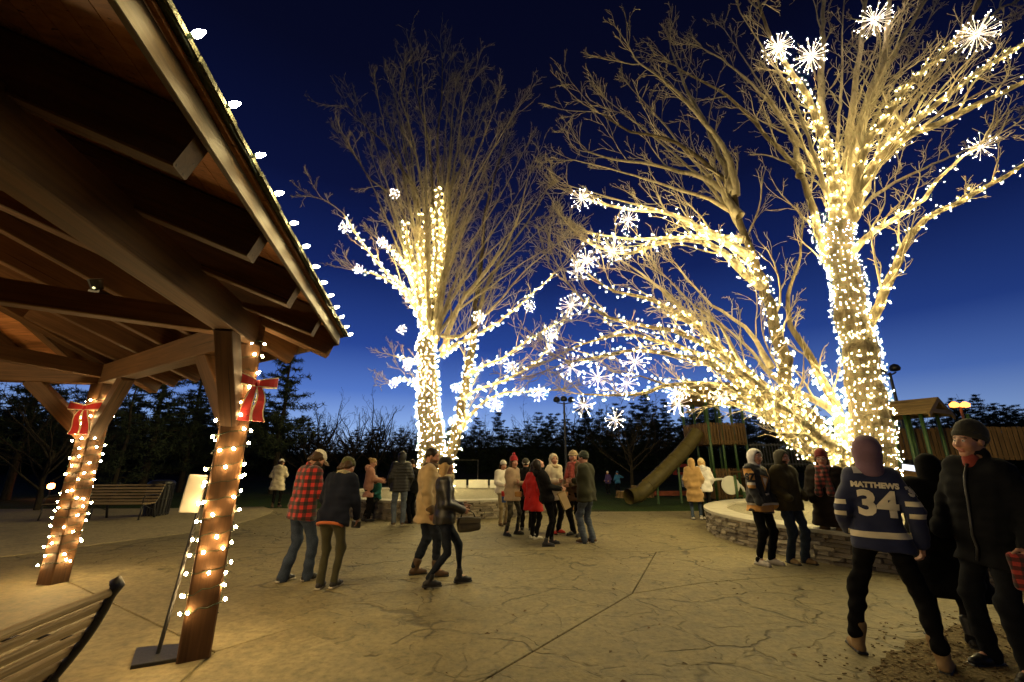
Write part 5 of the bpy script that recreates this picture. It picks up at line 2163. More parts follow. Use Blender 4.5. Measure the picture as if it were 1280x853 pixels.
# buffalo check jacket man
l = at(366, 727)
P_['plaid'] = person(l, yrel(l, -62), 1.80, 'man in red and black check jacket and white cap, head bent', cell=.012, lean=7, head=(-8, 38, 0),
    lf=(-.10, -.10), rf=(.11, .13), lh=(-.08, .30, .20), rh=(.12, .30, .16), skin='mid', build=1.06,
    top=dict(m=BUFF, hem=-.15, th=.028, ch=.07, lab='red and black check jacket', name='jacket'), legs=dict(m=JEANS, cuffr=.072, ankle=-.045), shoes=dict(m=SHB, sole=GUM),
    hat=dict(k='cap', m=CAPW), hair=dict(m=HBRN, len=.06), beard=(.05, .03, .018), seed=1)
# navy jacket, olive beanie
l = at(406, 736)
P_['navy'] = person(l, yrel(l, -28), 1.70, 'person in navy jacket, olive knit hat and olive trousers, leaning forward', cell=.012, lean=20, head=(-25, 14, 0),
    lf=(-.07, -.02), rf=(.09, .06), lh=(-.16, .25, .06), rh=(.23, .28, .04), skin='mid',
    top=dict(m=NAVY, hem=-.13, th=.03, ch=.05, fold=.012), legs=dict(m=OLIVE, tight=.006, cuffr=.05), shoes=dict(m=SHB, sole=GUM, shaft=.04),
    hat=dict(k='beanie', m=OLIVEHAT), hair=dict(m=HBRN, len=.05), scarf=dict(m=cloth('patterned', (.30, .26, .16), var=.6)), seed=2)
# orange hem of the shirt under the navy jacket
nj = P_['navy']
ring = []
for i in range(20):
    a = 2 * pi * i / 20
    ring.append(nj['T'](.172 * sin(a), .128 * cos(a) - .005, -.135))
MB().tube(ring, .020, 6, closed=True).build('shirt_hem', cloth('orange', (.38, .10, .03)), nj['root'], smooth=True)
# far woman in cream coat
l = at(343, 635)
person(l, yrel(l, -20), 1.68, 'far woman in cream coat and white pompom hat beyond the check jacket', cell=.02, lean=2, head=(-20, 10, 0), lh=(-.15, .25, .25), rh=(.15, .25, .25),
    lf=(-.09, 0), rf=(.10, .12), top=dict(m=CREAM, hem=-.30, th=.035, flare=.03, hood='down'), legs=dict(m=BLKSOFT, tight=.01), shoes=dict(m=SHBR, shaft=.1),
    hat=dict(k='beanie', m=WHITEHAT, pom=BLKSOFT), hair=dict(m=HBRN, len=.16), seed=3)
# pink coat woman, facing right
l = at(457, 652)
person(l, yrel(l, -86), 1.69, 'woman in a pink coat holding out her hands toward the seated child', cell=.018, lean=3, head=(-5, 16, 0), lh=(-.10, .34, .22), rh=(.08, .36, .18),
    lf=(-.09, -.05), rf=(.09, .05), top=dict(m=PINK, hem=-.26, th=.028, hood='down', flare=.02), legs=dict(m=BLKSOFT, tight=.008), shoes=dict(m=SHB, shaft=.05),
    hair=dict(m=HBLD, len=0, bun=1), seed=4)
# seated child in teal
cz = G(480, 626, .52)
cl_ = (-3.95, 13.12, 0)
person((cl_[0], cl_[1], .0), 172, 1.22, 'child in teal jacket and white pompom hat sitting on the planter cap', cell=.018, sit=.60, lean=8, head=(35, 15, 0), lf=(-.10, .40, .20), rf=(.10, .40, .24),
    lh=(-.08, .30, .20), rh=(.10, .30, .22), top=dict(m=TEAL, hem=-.08, th=.03), legs=dict(m=BLKSOFT), shoes=dict(m=SHB), hat=dict(k='beanie', m=WHITEHAT, pom=WHITEHAT), hair=dict(m=HBRN, len=.12), seed=5)
# black puffer man, back view
l = at(497, 657)
person(l, yrel(l, 4), 1.84, 'man in hooded black quilted jacket and jeans, seen from behind', cell=.016, lean=1, lf=(-.10, .02), rf=(.11, -.03), lpocket=True, rpocket=True, lh=(-.22, .10, .0), rh=(.22, .10, .0),
    top=dict(m=PUFFB, hem=-.13, th=.040, puff=.075, hood='up'), legs=dict(m=JEANSL, cuffr=.058), shoes=dict(m=SHBR, sole=GUM), build=1.05, seed=6)
# dark figure half hidden behind him
l = at(515, 654)
person((l[0], l[1], .002), yrel(l, 60), 1.66, 'dark figure half hidden behind the quilted jacket man', cell=.022, lean=6, head=(0, 20, 0), top=dict(m=BLK, hem=-.15, th=.03), legs=dict(m=BLK), shoes=dict(m=SHBR),
    hair=dict(m=HDRK, len=0), lpocket=True, rpocket=True, seed=7)
# tan jacket man
l = at(529, 720)
P_['tan'] = person(l, yrel(l, -84), 1.80, 'man in tan work jacket with dark collar, turned to his companion', cell=.012, lean=1, head=(-14, 12, 0), lf=(-.09, -.12), rf=(.10, .16),
    lh=(-.25, .12, -.02), rh=(.265, .03, -.04), skin='mid', build=1.07, top=dict(m=TANC, hem=-.22, th=.038, ch=.05, cuff=BROWN, fold=.011, lab='tan work jacket'), legs=dict(m=JEANSD, cuffr=.056, ankle=.04), shoes=dict(m=SHBR, shaft=.10, sr=.063),
    hair=dict(m=HDRK, len=0), beard=(.10, .05, .03), scarf=dict(m=BROWN), seed=8)
# leather jacket woman
l = at(552, 733)
P_['leather'] = person(l, yrel(l, -80), 1.68, 'woman in black leather jacket and beanie striding right with a handbag', cell=.012, lean=-2, head=(4, 6, 0), drop=.035, lf=(-.07, .26, .01), rf=(.07, -.20, .02), heel=(0, .0), fyaw=(4, -4),
    lh=(-.06, .26, .14), rh=(.12, .24, .10), top=dict(m=LEATHER, hem=-.08, th=.020, fold=.012, ch=.07), legs=dict(m=JEANSD, tight=.012, cuffr=.050, ankle=.03), shoes=dict(m=SHB, shaft=.07, sr=.046, heel=.045),
    hat=dict(k='beanie', m=BLKHAT), hair=dict(m=HBLD, len=.20, front=.02), scarf=dict(m=FURC), seed=9)
# white jacket woman behind, left of the group
l = at(628, 657)
person(l, yrel(l, -150), 1.62, 'woman in white jacket and cream hat holding a red and blue cup', cell=.018, lean=0, head=(0, 12, 0), lh=(-.10, .27, .18), rh=(.12, .27, .16), lf=(-.09, 0), rf=(.09, .03),
    top=dict(m=WHITE, hem=-.06, th=.03), legs=dict(m=cloth('khaki', (.22, .17, .09)), tight=.006), shoes=dict(m=SHBR, shaft=.08), hat=dict(k='beanie', m=WHITEHAT), hair=dict(m=HBRN, len=.18, front=.03), seed=10)
# beige coat, red hat
l = at(640, 669)
P_['beige'] = person(l, yrel(l, -125), 1.70, 'woman in beige jacket with red pompom hat and patterned leggings, arms crossed', cell=.015, lean=2, side=-2, head=(-22, 2, 0), lf=(-.14, .04), rf=(.16, -.06), fyaw=(12, -16),
    lh=(.10, .20, .26), rh=(-.10, .22, .24), top=dict(m=BEIGE, hem=-.17, th=.032, ch=.09, fold=.012), legs=dict(m=CAMO, tight=.014, cuffr=.048), shoes=dict(m=SHB, shaft=.13, sr=.048, heel=.05),
    hat=dict(k='beanie', m=REDHAT, pom=REDHAT, tall=.025), hair=dict(m=HBRN, len=.24, front=.05), seed=11)
# capped man from behind
l = at(658, 663)
person(l, yrel(l, -12), 1.66, 'man in dark coat and grey cap seen from behind, at the back of the group', cell=.02, head=(0, 0, 0), lpocket=True, rpocket=True, lh=(-.22, .12, .02), rh=(.22, .12, .02),
    top=dict(m=BLKSOFT, hem=-.2, th=.03), legs=dict(m=BLK), shoes=dict(m=SHB), hat=dict(k='beanie', m=GREYH, m2=WHITEHAT), hair=dict(m=HDRK, len=0), seed=12)
# red coat
l = at(667, 674)
P_['redcoat'] = person(l, yrel(l, -48), 1.60, 'woman in a bright red knee length coat and white shoes', cell=.015, lean=4, head=(-15, 8, 0), lf=(-.10, .04), rf=(.10, -.02), lh=(-.26, .05, -.02), rh=(.25, .08, -.02),
    top=dict(m=REDC, hem=-.30, th=.030, flare=.035), legs=dict(m=BLK, tight=.008), shoes=dict(m=SHW, sole=GUM), hair=dict(m=HDRK, len=.12), seed=13)
# black clothes, leaning back, paper bag
l = at(685, 682)
P_['blackbag'] = person(l, yrel(l, -76), 1.68, 'person in black leaning back and looking up, paper bag in hand', cell=.014, lean=-13, head=(8, -24, 0), lf=(-.10, .10), rf=(.12, -.08), fyaw=(8, -10), lh=(-.14, .32, .12), rh=(.16, .30, .12),
    top=dict(m=BLKSOFT, hem=-.08, th=.024, hood='down'), legs=dict(m=BLK, tight=.010, cuffr=.048, ankle=.02), shoes=dict(m=SHB, shaft=.05), hair=dict(m=HDRK, len=.10), seed=14)
# cream hooded
l = at(694, 667)
person(l, yrel(l, -135), 1.76, 'person in cream hooded coat with fur trim, at the back of the group', cell=.017, lean=0, head=(-22, 3, 0), lh=(-.10, .22, .20), rh=(.10, .22, .22), top=dict(m=CREAM, hem=-.2, th=.045, hood='up', hm=CREAM),
    legs=dict(m=BLKSOFT), shoes=dict(m=SHRED), scarf=dict(m=FURC), hair=dict(m=HBRN, len=0), skin='mid', seed=15)
# grey hat man with scarf
l = at(722, 670)
person(l, yrel(l, 138), 1.84, 'man in fur hat and red scarf behind the olive jacket', cell=.016, lean=2, head=(10, 4, 0), lh=(-.12, .28, .14), rh=(.10, .28, .10), top=dict(m=BROWN, hem=-.22, th=.035), legs=dict(m=BLK), shoes=dict(m=SHB),
    hat=dict(k='brim', m=cloth('hat_grey', (.24, .18, .10), bs=30)), hair=dict(m=HBRN, len=0), scarf=dict(m=cloth('scarf_red', (.22, .04, .03)), drape=.25), skin='mid', seed=16)
# olive jacket man
l = at(736, 679)
P_['olive'] = person(l, yrel(l, 62), 1.80, 'man in dark olive jacket and grey jeans, arms folded, turned left', cell=.014, lean=1, head=(-6, 6, 0), lf=(-.11, .03), rf=(.11, -.05), lh=(.04, .26, .22), rh=(-.03, .28, .24),
    top=dict(m=OLIVED, hem=-.15, th=.036, ch=.05), legs=dict(m=JEANSL, cuffr=.066, ankle=-.04), shoes=dict(m=SHBR, sole=GUM), hair=dict(m=HDRK, len=0), hat=dict(k='beanie', m=DKGREEN), build=1.08, skin='mid', seed=17)
# far children on the lawn
for i, (px, nm, c_, rr) in enumerate(((761, 'purple', (.05, .03, .12), 140), (773, 'bright blue', (.02, .10, .24), 30))):
    l = at(px, 617)
    l = (l[0], l[1], -.048)
    person(l, yrel(l, rr), 1.15, 'far child in %s jacket on the dark lawn' % nm, cell=.028, top=dict(m=cloth('kid' + nm, c_), hem=-.1, th=.035), legs=dict(m=BLK), shoes=dict(m=SHB),
        hat=dict(k='beanie', m=WHITEHAT if i == 0 else cloth('kidhat', (.02, .08, .2))), hair=dict(m=HDRK, len=0), lh=(-.25, .2, .1), rh=(.35, .1, .35) if i else (.2, .2, .1), seed=18 + i)
# two women, backs turned
l = at(872, 650)
person(l, yrel(l, 6), 1.68, 'woman in long tan hooded coat, back turned, by the lawn edge', cell=.018, top=dict(m=CAMEL, hem=-.42, th=.035, hood='up'), legs=dict(m=JEANS, tight=.008), shoes=dict(m=SHW), hair=dict(m=HBRN, len=0),
    lpocket=True, rpocket=True, lh=(-.2, .14, .02), rh=(.2, .14, .02), lean=3, seed=20)
l = at(885, 650)
l = (l[0] + .02, l[1] + .05, .002)
person(l, yrel(l, 14), 1.68, 'woman in short white jacket and cream hat, back turned', cell=.018, top=dict(m=cloth('pale_grey', (.46, .44, .43)), hem=-.14, th=.035, hood='down'), legs=dict(m=BLKSOFT, tight=.006), shoes=dict(m=SHW),
    hat=dict(k='beanie', m=cloth('hat_cream', (.52, .40, .20))), hair=dict(m=HBLD, len=.16), lpocket=True, rpocket=True, lh=(-.2, .14, .02), rh=(.2, .14, .02), lean=3, seed=21)

# hockey jersey with 87 on the sleeve
GOLD = (.56, .27, .055)
PALE = (.55, .50, .40)
JB = banded('black_gold', (.010, .010, .011), [(.80, .90, GOLD, 0, .225), (.90, .935, PALE, 0, .225), (.935, .965, (.010, .010, .011), 0, .225),
    (1.30, 1.48, GOLD, .172, 1), (1.17, 1.22, GOLD, .19, 1), (1.22, 1.26, PALE, .19, 1)])
l = at(960, 705)
P_['pens'] = person(l, yrel(l, -122), 1.80, 'young man in black and gold hockey jersey over a white hood', cell=.0115, lean=0, side=-5, head=(-14, 3, 0), lf=(-.04, .04), rf=(.18, -.02), lpocket=True, rpocket=True, lh=(-.20, .14, -.04), rh=(.20, .14, -.04),
    top=dict(m=JB, hem=-.16, th=.030, hood='up', hm=cloth('hood_white', (.60, .57, .52)), ch=.03, hoodlab='white hood pulled up', name='jersey'), legs=dict(m=BLK, cuffr=.05), shoes=dict(m=SHW, sole=GUM, shaft=.04), hair=dict(m=HDRK, len=0), seed=22)
M_BLKPRINT = mat('print_black', (.010, .010, .011), rough=.6, bst=.1)
M_PALEPRINT = mat('print_pale', (.74, .66, .48), rough=.6, bst=.2, bs=90)
M_GOLDPRINT = mat('print_gold', (.48, .22, .05), rough=.6, bst=.2)
pj = P_['pens']
shR_, elR_ = pj['arms'][1][0], pj['arms'][1][1]
# number on the sleeve turned to the camera (the person's right arm)
mid = shR_.lerp(elR_, .46)
o = lettering('87', .15, pj, 0, 0, M_BLKPRINT, 'sleeve_number', ang=R(106), arm=mid - pj['T'](0, 0, 0), bold=.008)
# winged crest on the chest: a triangle and two strokes
def chest_mark(pr, pts, m, nm, ang=pi, yoff=.006):
    jk = pr['jacket']
    bv = BVHTree.FromPolygons([v.co for v in jk.data.vertices], [tuple(p.vertices) for p in jk.data.polygons])
    Ra = pr['Rt'] @ Matrix.Rotation(ang, 3, 'Z')
    axx, axz, vw = Ra @ Vector((1, 0, 0)), Ra @ Vector((0, 0, 1)), Ra @ Vector((0, 1, 0))
    bm = bmesh.new()
    f = bm.faces.new([bm.verts.new((x, z, 0)) for x, z in pts])
    bmesh.ops.triangulate(bm, faces=bm.faces[:])
    for _ in range(3):
        ed = [e for e in bm.edges if e.calc_length() > .03]
        if ed:
            bmesh.ops.subdivide_edges(bm, edges=ed, cuts=1)
            bmesh.ops.triangulate(bm, faces=bm.faces[:])
    for v in bm.verts:
        o_ = pr['T'](0, 0, 0) + axx * v.co.x + axz * v.co.y - vw * .8
        h_ = bv.ray_cast(o_, vw)
        v.co = o_ + vw * ((h_[3] if h_[0] is not None else .65) - yoff)
    me = bpy.data.meshes.new(nm)
    bm.to_mesh(me)
    bm.free()
    me.materials.append(m)
    return ob(nm, me, pr['root'])
chest_mark(pj, [(-.12, .42), (.10, .40), (-.02, .16)], M_GOLDPRINT, 'crest')
chest_mark(pj, [(-.07, .385), (.05, .375), (-.015, .24)], M_PALEPRINT, 'crest', yoff=.009)
chest_mark(pj, [(-.02, .13), (.10, .15), (.10, .12), (.0, .10)], M_PALEPRINT, 'crest', yoff=.008)

# green brown hooded man
l = at(998, 704)
P_['green'] = person(l, yrel(l, -128), 1.78, 'bearded man in olive brown hooded jacket leaning by the planter', cell=.012, lean=-2, side=-2, head=(-4, 8, 0), lf=(-.08, .06), rf=(.14, -.02), lpocket=True, rpocket=True, lh=(-.19, .18, .06), rh=(.19, .18, .06),
    top=dict(m=cloth('moss', (.036, .028, .010), sheen=.05), hem=-.14, th=.040, hood='up', hm=cloth('moss_hood', (.040, .036, .022))), legs=dict(m=denim('indigo', (.025, .035, .055)), cuffr=.062, ankle=-.03), shoes=dict(m=SHT, sole=M_BLACK), hair=dict(m=HDRK, len=0), beard=(.02, .012, .008), build=1.08, skin='mid', seed=23)
# woman with tartan scarf and red hat
l = at(1052, 705)
P_['redhat'] = person(l, yrel(l, 168), 1.76, 'woman in dark coat with tartan scarf, glasses and dark red hat', cell=.012, lean=0, head=(8, 2, 0), lf=(-.10, .03), rf=(.10, 0), lpocket=True, rpocket=True, lh=(-.21, .15, .04), rh=(.21, .15, .04),
    top=dict(m=cloth('coat_dark', (.011, .007, .005), sheen=0), hem=-.36, th=.045, flare=.03), legs=dict(m=BROWN), shoes=dict(m=SHBR, shaft=.22, sr=.066), hat=dict(k='beanie', m=MAROON, tall=.03), hair=dict(m=HBRN, len=.14, front=.04),
    scarf=dict(m=TARTAN, drape=.16), build=1.12, skin='light', seed=24)
rh = P_['redhat']
for sx in (-1, 1):
    pts = []
    for i in range(14):
        a = 2 * pi * i / 14
        pts.append(rh['Hd'](sx * .033 + .025 * cos(a), .112, .008 + .020 * sin(a)))
    g_ = MB()
    g_.tube(pts, .0028, 5, closed=True)
    if sx == 1:
        g_.tube([rh['Hd'](-.008, .113, .012), rh['Hd'](.008, .113, .012)], .0025, 5)
    g_.tube([rh['Hd'](sx * .058, .110, .012), rh['Hd'](sx * .082, .02, .012)], .0025, 5)
    g_.build('glasses', M_BLACK, rh['root'])
# blue hockey jersey 34
l = at(1134, 828)
CREAMB = (.68, .60, .42)
JBLUE = banded('blue', (.006, .011, .052), [(.955, 1.005, CREAMB, 0, .215), (1.125, 1.165, CREAMB, .215, 1), (1.225, 1.265, CREAMB, .205, 1), (1.495, 1.60, (.52, .49, .46), 0, .105)])
P_['jersey'] = person(l, yrel(l, 7), 1.84, 'man in blue hockey jersey number 34 over a mauve hood, seen from behind', cell=.0105, lean=1, head=(8, 4, 0), lf=(-.29, .05), rf=(.21, -.08), fyaw=(14, -18), drop=.02, rh=(.26, .03, -.02), lpocket=True, lh=(-.20, .14, .02),
    top=dict(m=JBLUE, hem=-.10, th=.024, hood='up', hm=MAUVE, ch=.03, fold=.009, name='jersey', hoodlab='mauve hood pulled up'), legs=dict(m=BLK, cuffr=.054, ankle=.07), shoes=dict(m=SHT, shaft=.12, sr=.064), hair=dict(m=HDRK, len=0), build=.86, side=3, seed=26)
jj = P_['jersey']
def jline(text, size, cx, cz, nm, step=0.0, ang=0.0, arm=None, bold=.005):
    return lettering(text, size, jj, cx, cz, M_PALEPRINT, nm, ang=ang, arm=arm, bold=bold)
jline('MATTHEWS', .062, .0, .418, 'name_print', bold=.004)
jline('3', .285, -.066, .262, 'number_print', bold=.013)
jline('4', .285, .072, .262, 'number_print', bold=.013)
sR, eR = jj['arms'][1][0], jj['arms'][1][1]
jline('34', .10, 0, 0, 'sleeve_number', ang=R(48), arm=sR.lerp(eR, .42) - jj['T'](0, 0, 0), bold=.007)

# woman in long black coat with a phone
l = at(1208, 808)
P_['blackw'] = person(l, yrel(l, 16), 1.66, 'woman in long black hooded coat holding up a lit phone', cell=.014, lean=2, side=5, head=(6, 8, 0), lf=(-.19, .02), rf=(.05, -.03), lh=(-.24, .36, .50), rh=(.02, .36, .46),
    top=dict(m=BLK, hem=-.50, th=.045, hood='up', flare=.06), legs=dict(m=BLKSOFT, tight=.004), shoes=dict(m=SHB, shaft=.14, sr=.062), hair=dict(m=HDRK, len=0), build=1.10, seed=27)
# young man in beanie at the right edge
l = at(1286, 850)
P_['young'] = person(l, yrel(l, 148), 1.90, 'young man in dark coat and dark knit hat at the right edge', cell=.0105, lean=-1, head=(-12, 3, 0), lf=(-.06, .05), rf=(.21, -.03), lpocket=False, rpocket=True, lh=(-.27, .10, -.01), rh=(.22, .13, .0),
    top=dict(m=cloth('coat_navy', (.0055, .006, .008), sheen=0, spec=.1), hem=-.20, th=.042, ch=.10, fold=.011, zip=M_BLACK), legs=dict(m=denim('black', (.006, .007, .010)), cuffr=.06), shoes=dict(m=SHB, shaft=.08),
    hat=dict(k='beanie', tall=.022, m=cloth('hat_moss', (.035, .033, .024), bs=70)), hair=dict(m=HDRK, len=0), scarf=None, build=.92, side=-5, skin='light', seed=28)
yg = P_['young']
rf_ = Field()
rf_.u(f_cone(yg['T'](0, .035, .50), yg['T'](0, .050, .565), .062, .056), .02)
v_, f_ = rf_.mesh(.010)
ob('shirt_collar', mesh_np('shirt_collar', v_, f_, cloth('shirt_red', (.20, .035, .025)), True), yg['root'])

# ---------------------------------------------------------------- things carried
def world_of(pr, p):
    r_ = pr['root']
    return Vector(r_.location) + Matrix.Rotation(r_.rotation_euler.z, 3, 'Z') @ Vector(p)

def hand_pos(pr, i, ext=.10):
    sh, el, w, sg, hd = pr['arms'][i]
    return world_of(pr, w + (w - el).normalized() * ext * pr['s'])

# handbag of the leather jacket woman
hp = hand_pos(P_['leather'], 1, .09)
hb = empty('handbag', hp - Vector((0, 0, .22)), rz=R(20), label='dark leather handbag carried by the striding woman', cat='handbag')
f = Field()
f.u(f_box((0.03, 0, .05), (.165, .055, .095), None, .04), .02)
f.disp = folds(.008, 77)
v_, f_ = f.mesh(.012)
ob('bag_body', mesh_np('bag_body', v_, f_, cloth('bag', (.055, .045, .028), rough=.5, sheen=0), True), hb)
MB().tube([(-.09, 0, .13), (-.07, 0, .20), (0, 0, .24), (.09, 0, .20), (.12, 0, .13)], .009, 6).build('handle', SHB, hb, smooth=True)
MB().box((.03, -.058, .10), (.30, .012, .05)).build('flap', cloth('bag_flap', (.09, .075, .045), rough=.5, sheen=0), hb)
# paper bag
hp = hand_pos(P_['blackbag'], 1, .09)
pb = empty('paper_bag', hp - Vector((-.05, 0, .36)), rz=R(15), label='upright tan paper bag in the hand of the person in black', cat='paper bag')
mb = MB()
mb.add([(-.07, -.04, 0), (.07, -.04, 0), (.07, .04, 0), (-.07, .04, 0), (-.08, -.045, .34), (.08, -.045, .33), (.08, .045, .335), (-.08, .045, .34)],
       [(3, 2, 1, 0), (0, 1, 5, 4), (1, 2, 6, 5), (2, 3, 7, 6), (3, 0, 4, 7)])
KRAFT = mat('kraft_paper', (.46, .33, .16), rough=.8, var=.12)
mb.build('bag_body', KRAFT, pb, rot=(0, R(-24), 0))
MB().tube([(-.03, -.045, .33), (-.03, -.05, .40), (.03, -.05, .40), (.03, -.045, .33)], .004, 5).build('handle', KRAFT, pb, rot=(0, R(-24), 0))
# large brown paper bag standing behind
bp = G(710, 652)
bb = empty('grocery_bag', (bp.x - .02, bp.y + .1, .30), rz=R(8), label='large brown paper bag carried low, behind the person in black', cat='paper bag')
mb = MB()
mb.add([(-.19, -.09, 0), (.19, -.09, 0), (.19, .09, 0), (-.19, .09, 0), (-.20, -.10, .46), (.20, -.10, .47), (.20, .10, .46), (-.20, .10, .47)],
       [(3, 2, 1, 0), (0, 1, 5, 4), (1, 2, 6, 5), (2, 3, 7, 6), (3, 0, 4, 7)])
mb.build('bag_body', mat('brown_paper', (.30, .15, .06), rough=.8, var=.15), bb)
MB().tube([(-.07, -.10, .46), (-.06, -.10, .60), (.06, -.10, .60), (.07, -.10, .46)], .006, 5).build('handle', mat('brown_paper', (0, 0, 0)), bb)
# cup
cp = P(630, 621, 11.55)
cu_ = empty('paper_cup', cp - Vector((0, 0, .14)), label='red and blue paper cup held by the woman in white', cat='cup')
MB().lathe([(.055, 0), (.062, .15), (.060, .152)], 14).build('cup_body', mat('cup_blue', (.02, .05, .20), rough=.5), cu_, smooth=True)
MB().lathe([(.064, .15), (.070, .26), (.066, .27)], 14).build('cup_top', mat('cup_red', (.50, .03, .03), rough=.5), cu_, smooth=True)
# crossbody pouch of the beige coat woman
bgp = P(648, 618, 10.15)
po = empty('waist_bag', bgp - Vector((0, 0, .06)), rz=R(-30), label='small tan bag at the waist of the red hat woman in beige', cat='bag')
f = Field()
f.u(f_box((0, 0, .06), (.085, .04, .06), None, .03), .02)
v_, f_ = f.mesh(.012)
ob('bag_body', mesh_np('bag_body', v_, f_, cloth('pouch', (.33, .16, .04)), True), po)
# phone with a lit screen
pp_ = P(1138, 585, 5.0)
ph = empty('smartphone', pp_, rz=R(-40), label='phone with a lit screen in the black coated woman\'s hand', cat='phone')
MB().box((0, 0, 0), (.15, .009, .074)).build('case', M_BLACK, ph, rot=(R(6), R(10), 0))
MB().box((0, -.0065, 0), (.138, .002, .064)).build('screen', emit('screen_glow', (.72, .80, 1.0), .8), ph, rot=(R(6), R(10), 0))
# tartan parcel in the young man's hand
hp = hand_pos(P_['young'], 0, .08)
tp = empty('folded_scarf', hp - Vector((0, 0, .14)), rz=R(-50), label='folded red tartan scarf in the hand of the young man', cat='scarf')
f = Field()
f.u(f_box((0, 0, .05), (.10, .045, .13), None, .03), .02)
f.disp = folds(.008, 91)
v_, f_ = f.mesh(.012)
ob('cloth_fold', mesh_np('cloth_fold', v_, f_, plaid('tartan_red', (.33, .03, .02), (.09, .012, .01), (.02, .01, .01), .03), True), tp)
# phone and papers looked at by the two on the left
hp = hand_pos(P_['navy'], 1, .10)
cv = empty('camera', hp + Vector((-.03, .02, -.02)), rz=R(-30), label='small dark camera in the hands of the navy jacket person', cat='camera')
MB().box((0, 0, 0), (.13, .05, .085)).build('camera_body', M_BLACK, cv)
MB().lathe([(.032, 0), (.034, .05), (.028, .055)], 12, M=Matrix.Rotation(-pi / 2, 3, 'X')).build('lens', M_BLACK, cv)
MB().tube([(-.065, 0, .03), (-.12, -.06, .12), (-.10, -.10, .22)], .007, 5).build('strap', mat('strap_tan', (.35, .25, .12)), cv)
# ---------------------------------------------------------------- woods, lamps and playground behind
def needle_mat(name, col):
    m, nt, b = newmat(name)
    n1 = noise(nt, coords(nt), 3.0, 3)
    nt.links.new(ramp(nt, n1, [(.3, [x * .5 for x in col]), (.7, [x * 1.3 for x in col])]), b.inputs['Base Color'])
    b.inputs['Roughness'].default_value = .8
    b.inputs['Specular IOR Level'].default_value = .2
    return m
M_NEEDLE = needle_mat('pine_needles', (.030, .042, .022))
M_SCRUB = needle_mat('scrub_leaves', (.045, .038, .02))

def pine_meshes(seed, h, spread, tiers, gap=.0, start=.2):
    nr = np.random.default_rng(seed)
    T = Tubes()
    zs = np.linspace(0, h, 9)
    pts = np.c_[nr.standard_normal(9) * .06 * np.arange(9) / 3, nr.standard_normal(9) * .06 * np.arange(9) / 3, zs]
    T.add(pts, np.linspace(h * .022, .03, 9), 7)
    tv, tf = [], []
    n = 0
    for i in range(tiers):
        t = start + (1 - start) * (i + nr.random() * .6) / tiers
        z = h * t
        for j in range(int(3 + 3 * nr.random())):
            a = nr.random() * 6.28
            L = spread * (1.15 - t) * (.45 + .75 * nr.random())
            d = np.array((cos(a), sin(a), .05 + .22 * nr.random()))
            p0 = np.array((np.interp(z, zs, pts[:, 0]), np.interp(z, zs, pts[:, 1]), z))
            br = np.array([p0 + d * L * q + np.array((0, 0, -.10 * L * math.sin(q * 3))) for q in np.linspace(0, 1, 5)])
            T.add(br, np.linspace(.05, .012, 5) * h / 14, 4)
            m = int(26 * L / 2 + 10)
            for k in range(m):
                q = .22 + .8 * nr.random()
                c = p0 + d * L * q + np.array((0, 0, -.10 * L * math.sin(q * 3))) + nr.standard_normal(3) * np.array((.22, .22, .10)) * (L * .35 + .2)
                r_ = (.10 + .16 * nr.random()) * (h / 12)
                e1 = nr.standard_normal(3)
                e1 /= np.linalg.norm(e1)
                e2 = np.cross(e1, nr.standard_normal(3))
                e2 /= np.linalg.norm(e2)
                for w in (0, 2.1, 4.2):
                    x = e1 * cos(w) + e2 * sin(w)
                    y = np.cross(x, np.cross(e1, e2))
                    tv += [c - y * r_ * .16, c + x * r_ * 1.6, c + y * r_ * .16]
                    tf.append((n, n + 1, n + 2))
                    n += 3
    return T.mesh('trunk', M_BARKDK), mesh_np('foliage', np.array(tv), np.array(tf), M_NEEDLE)

def bare_meshes(seed, h, spread):
    nr = np.random.default_rng(seed)
    T = Tubes()
    zs = np.linspace(0, h * .42, 5)
    pts = np.c_[nr.standard_normal(5) * .05, nr.standard_normal(5) * .05, zs]
    T.add(pts, np.linspace(h * .022, h * .013, 5), 7)
    B = Tubes()
    for j in range(11):
        q = .35 + .65 * j / 10
        p0 = np.array((np.interp(h * .42 * q, zs, pts[:, 0]), np.interp(h * .42 * q, zs, pts[:, 1]), h * .42 * q))
        a = j * 2.4 + nr.random()
        d = np.array((cos(a) * spread, sin(a) * spread, 1.0))
        d /= np.linalg.norm(d)
        grow(B, p0, d, h * (.50 + .2 * nr.random()) * (1.1 - .2 * q), h * .010, 0, nr, up=.3, spread=.55, sides=(4, 3, 3, 3), dens=.62, rmin=.010)
    return T.mesh('trunk', M_BARKDK), B.mesh('crown', M_BARKDK, False)

PINES = [pine_meshes(1, 14, 4.6, 26, start=.22), pine_meshes(2, 12, 3.6, 24, start=.12), pine_meshes(5, 9, 2.8, 20, start=.05)]
BARES = [bare_meshes(3, 9, .8), bare_meshes(4, 8, 1.1), bare_meshes(9, 7, 1.3)]

def plant(kind, px, Y, hgt, lab, rz=0.0, grp=None, py=None):
    p = P(px, 577, Y)
    me = (PINES if kind[0] == 'p' else BARES)[int(kind[1])]
    base_h = {'p0': 14, 'p1': 12, 'p2': 9, 'b0': 9, 'b1': 8, 'b2': 7}[kind]
    k = hgt / base_h
    nm = 'pine_tree' if kind[0] == 'p' else 'bare_tree'
    e = empty(nm, (p.x, Y, -.05), rz=rz, label=lab, cat='tree', group=grp)
    ob('trunk', me[0], e, scale=(k, k, k))
    ob('foliage' if kind[0] == 'p' else 'crown', me[1], e, scale=(k, k, k))

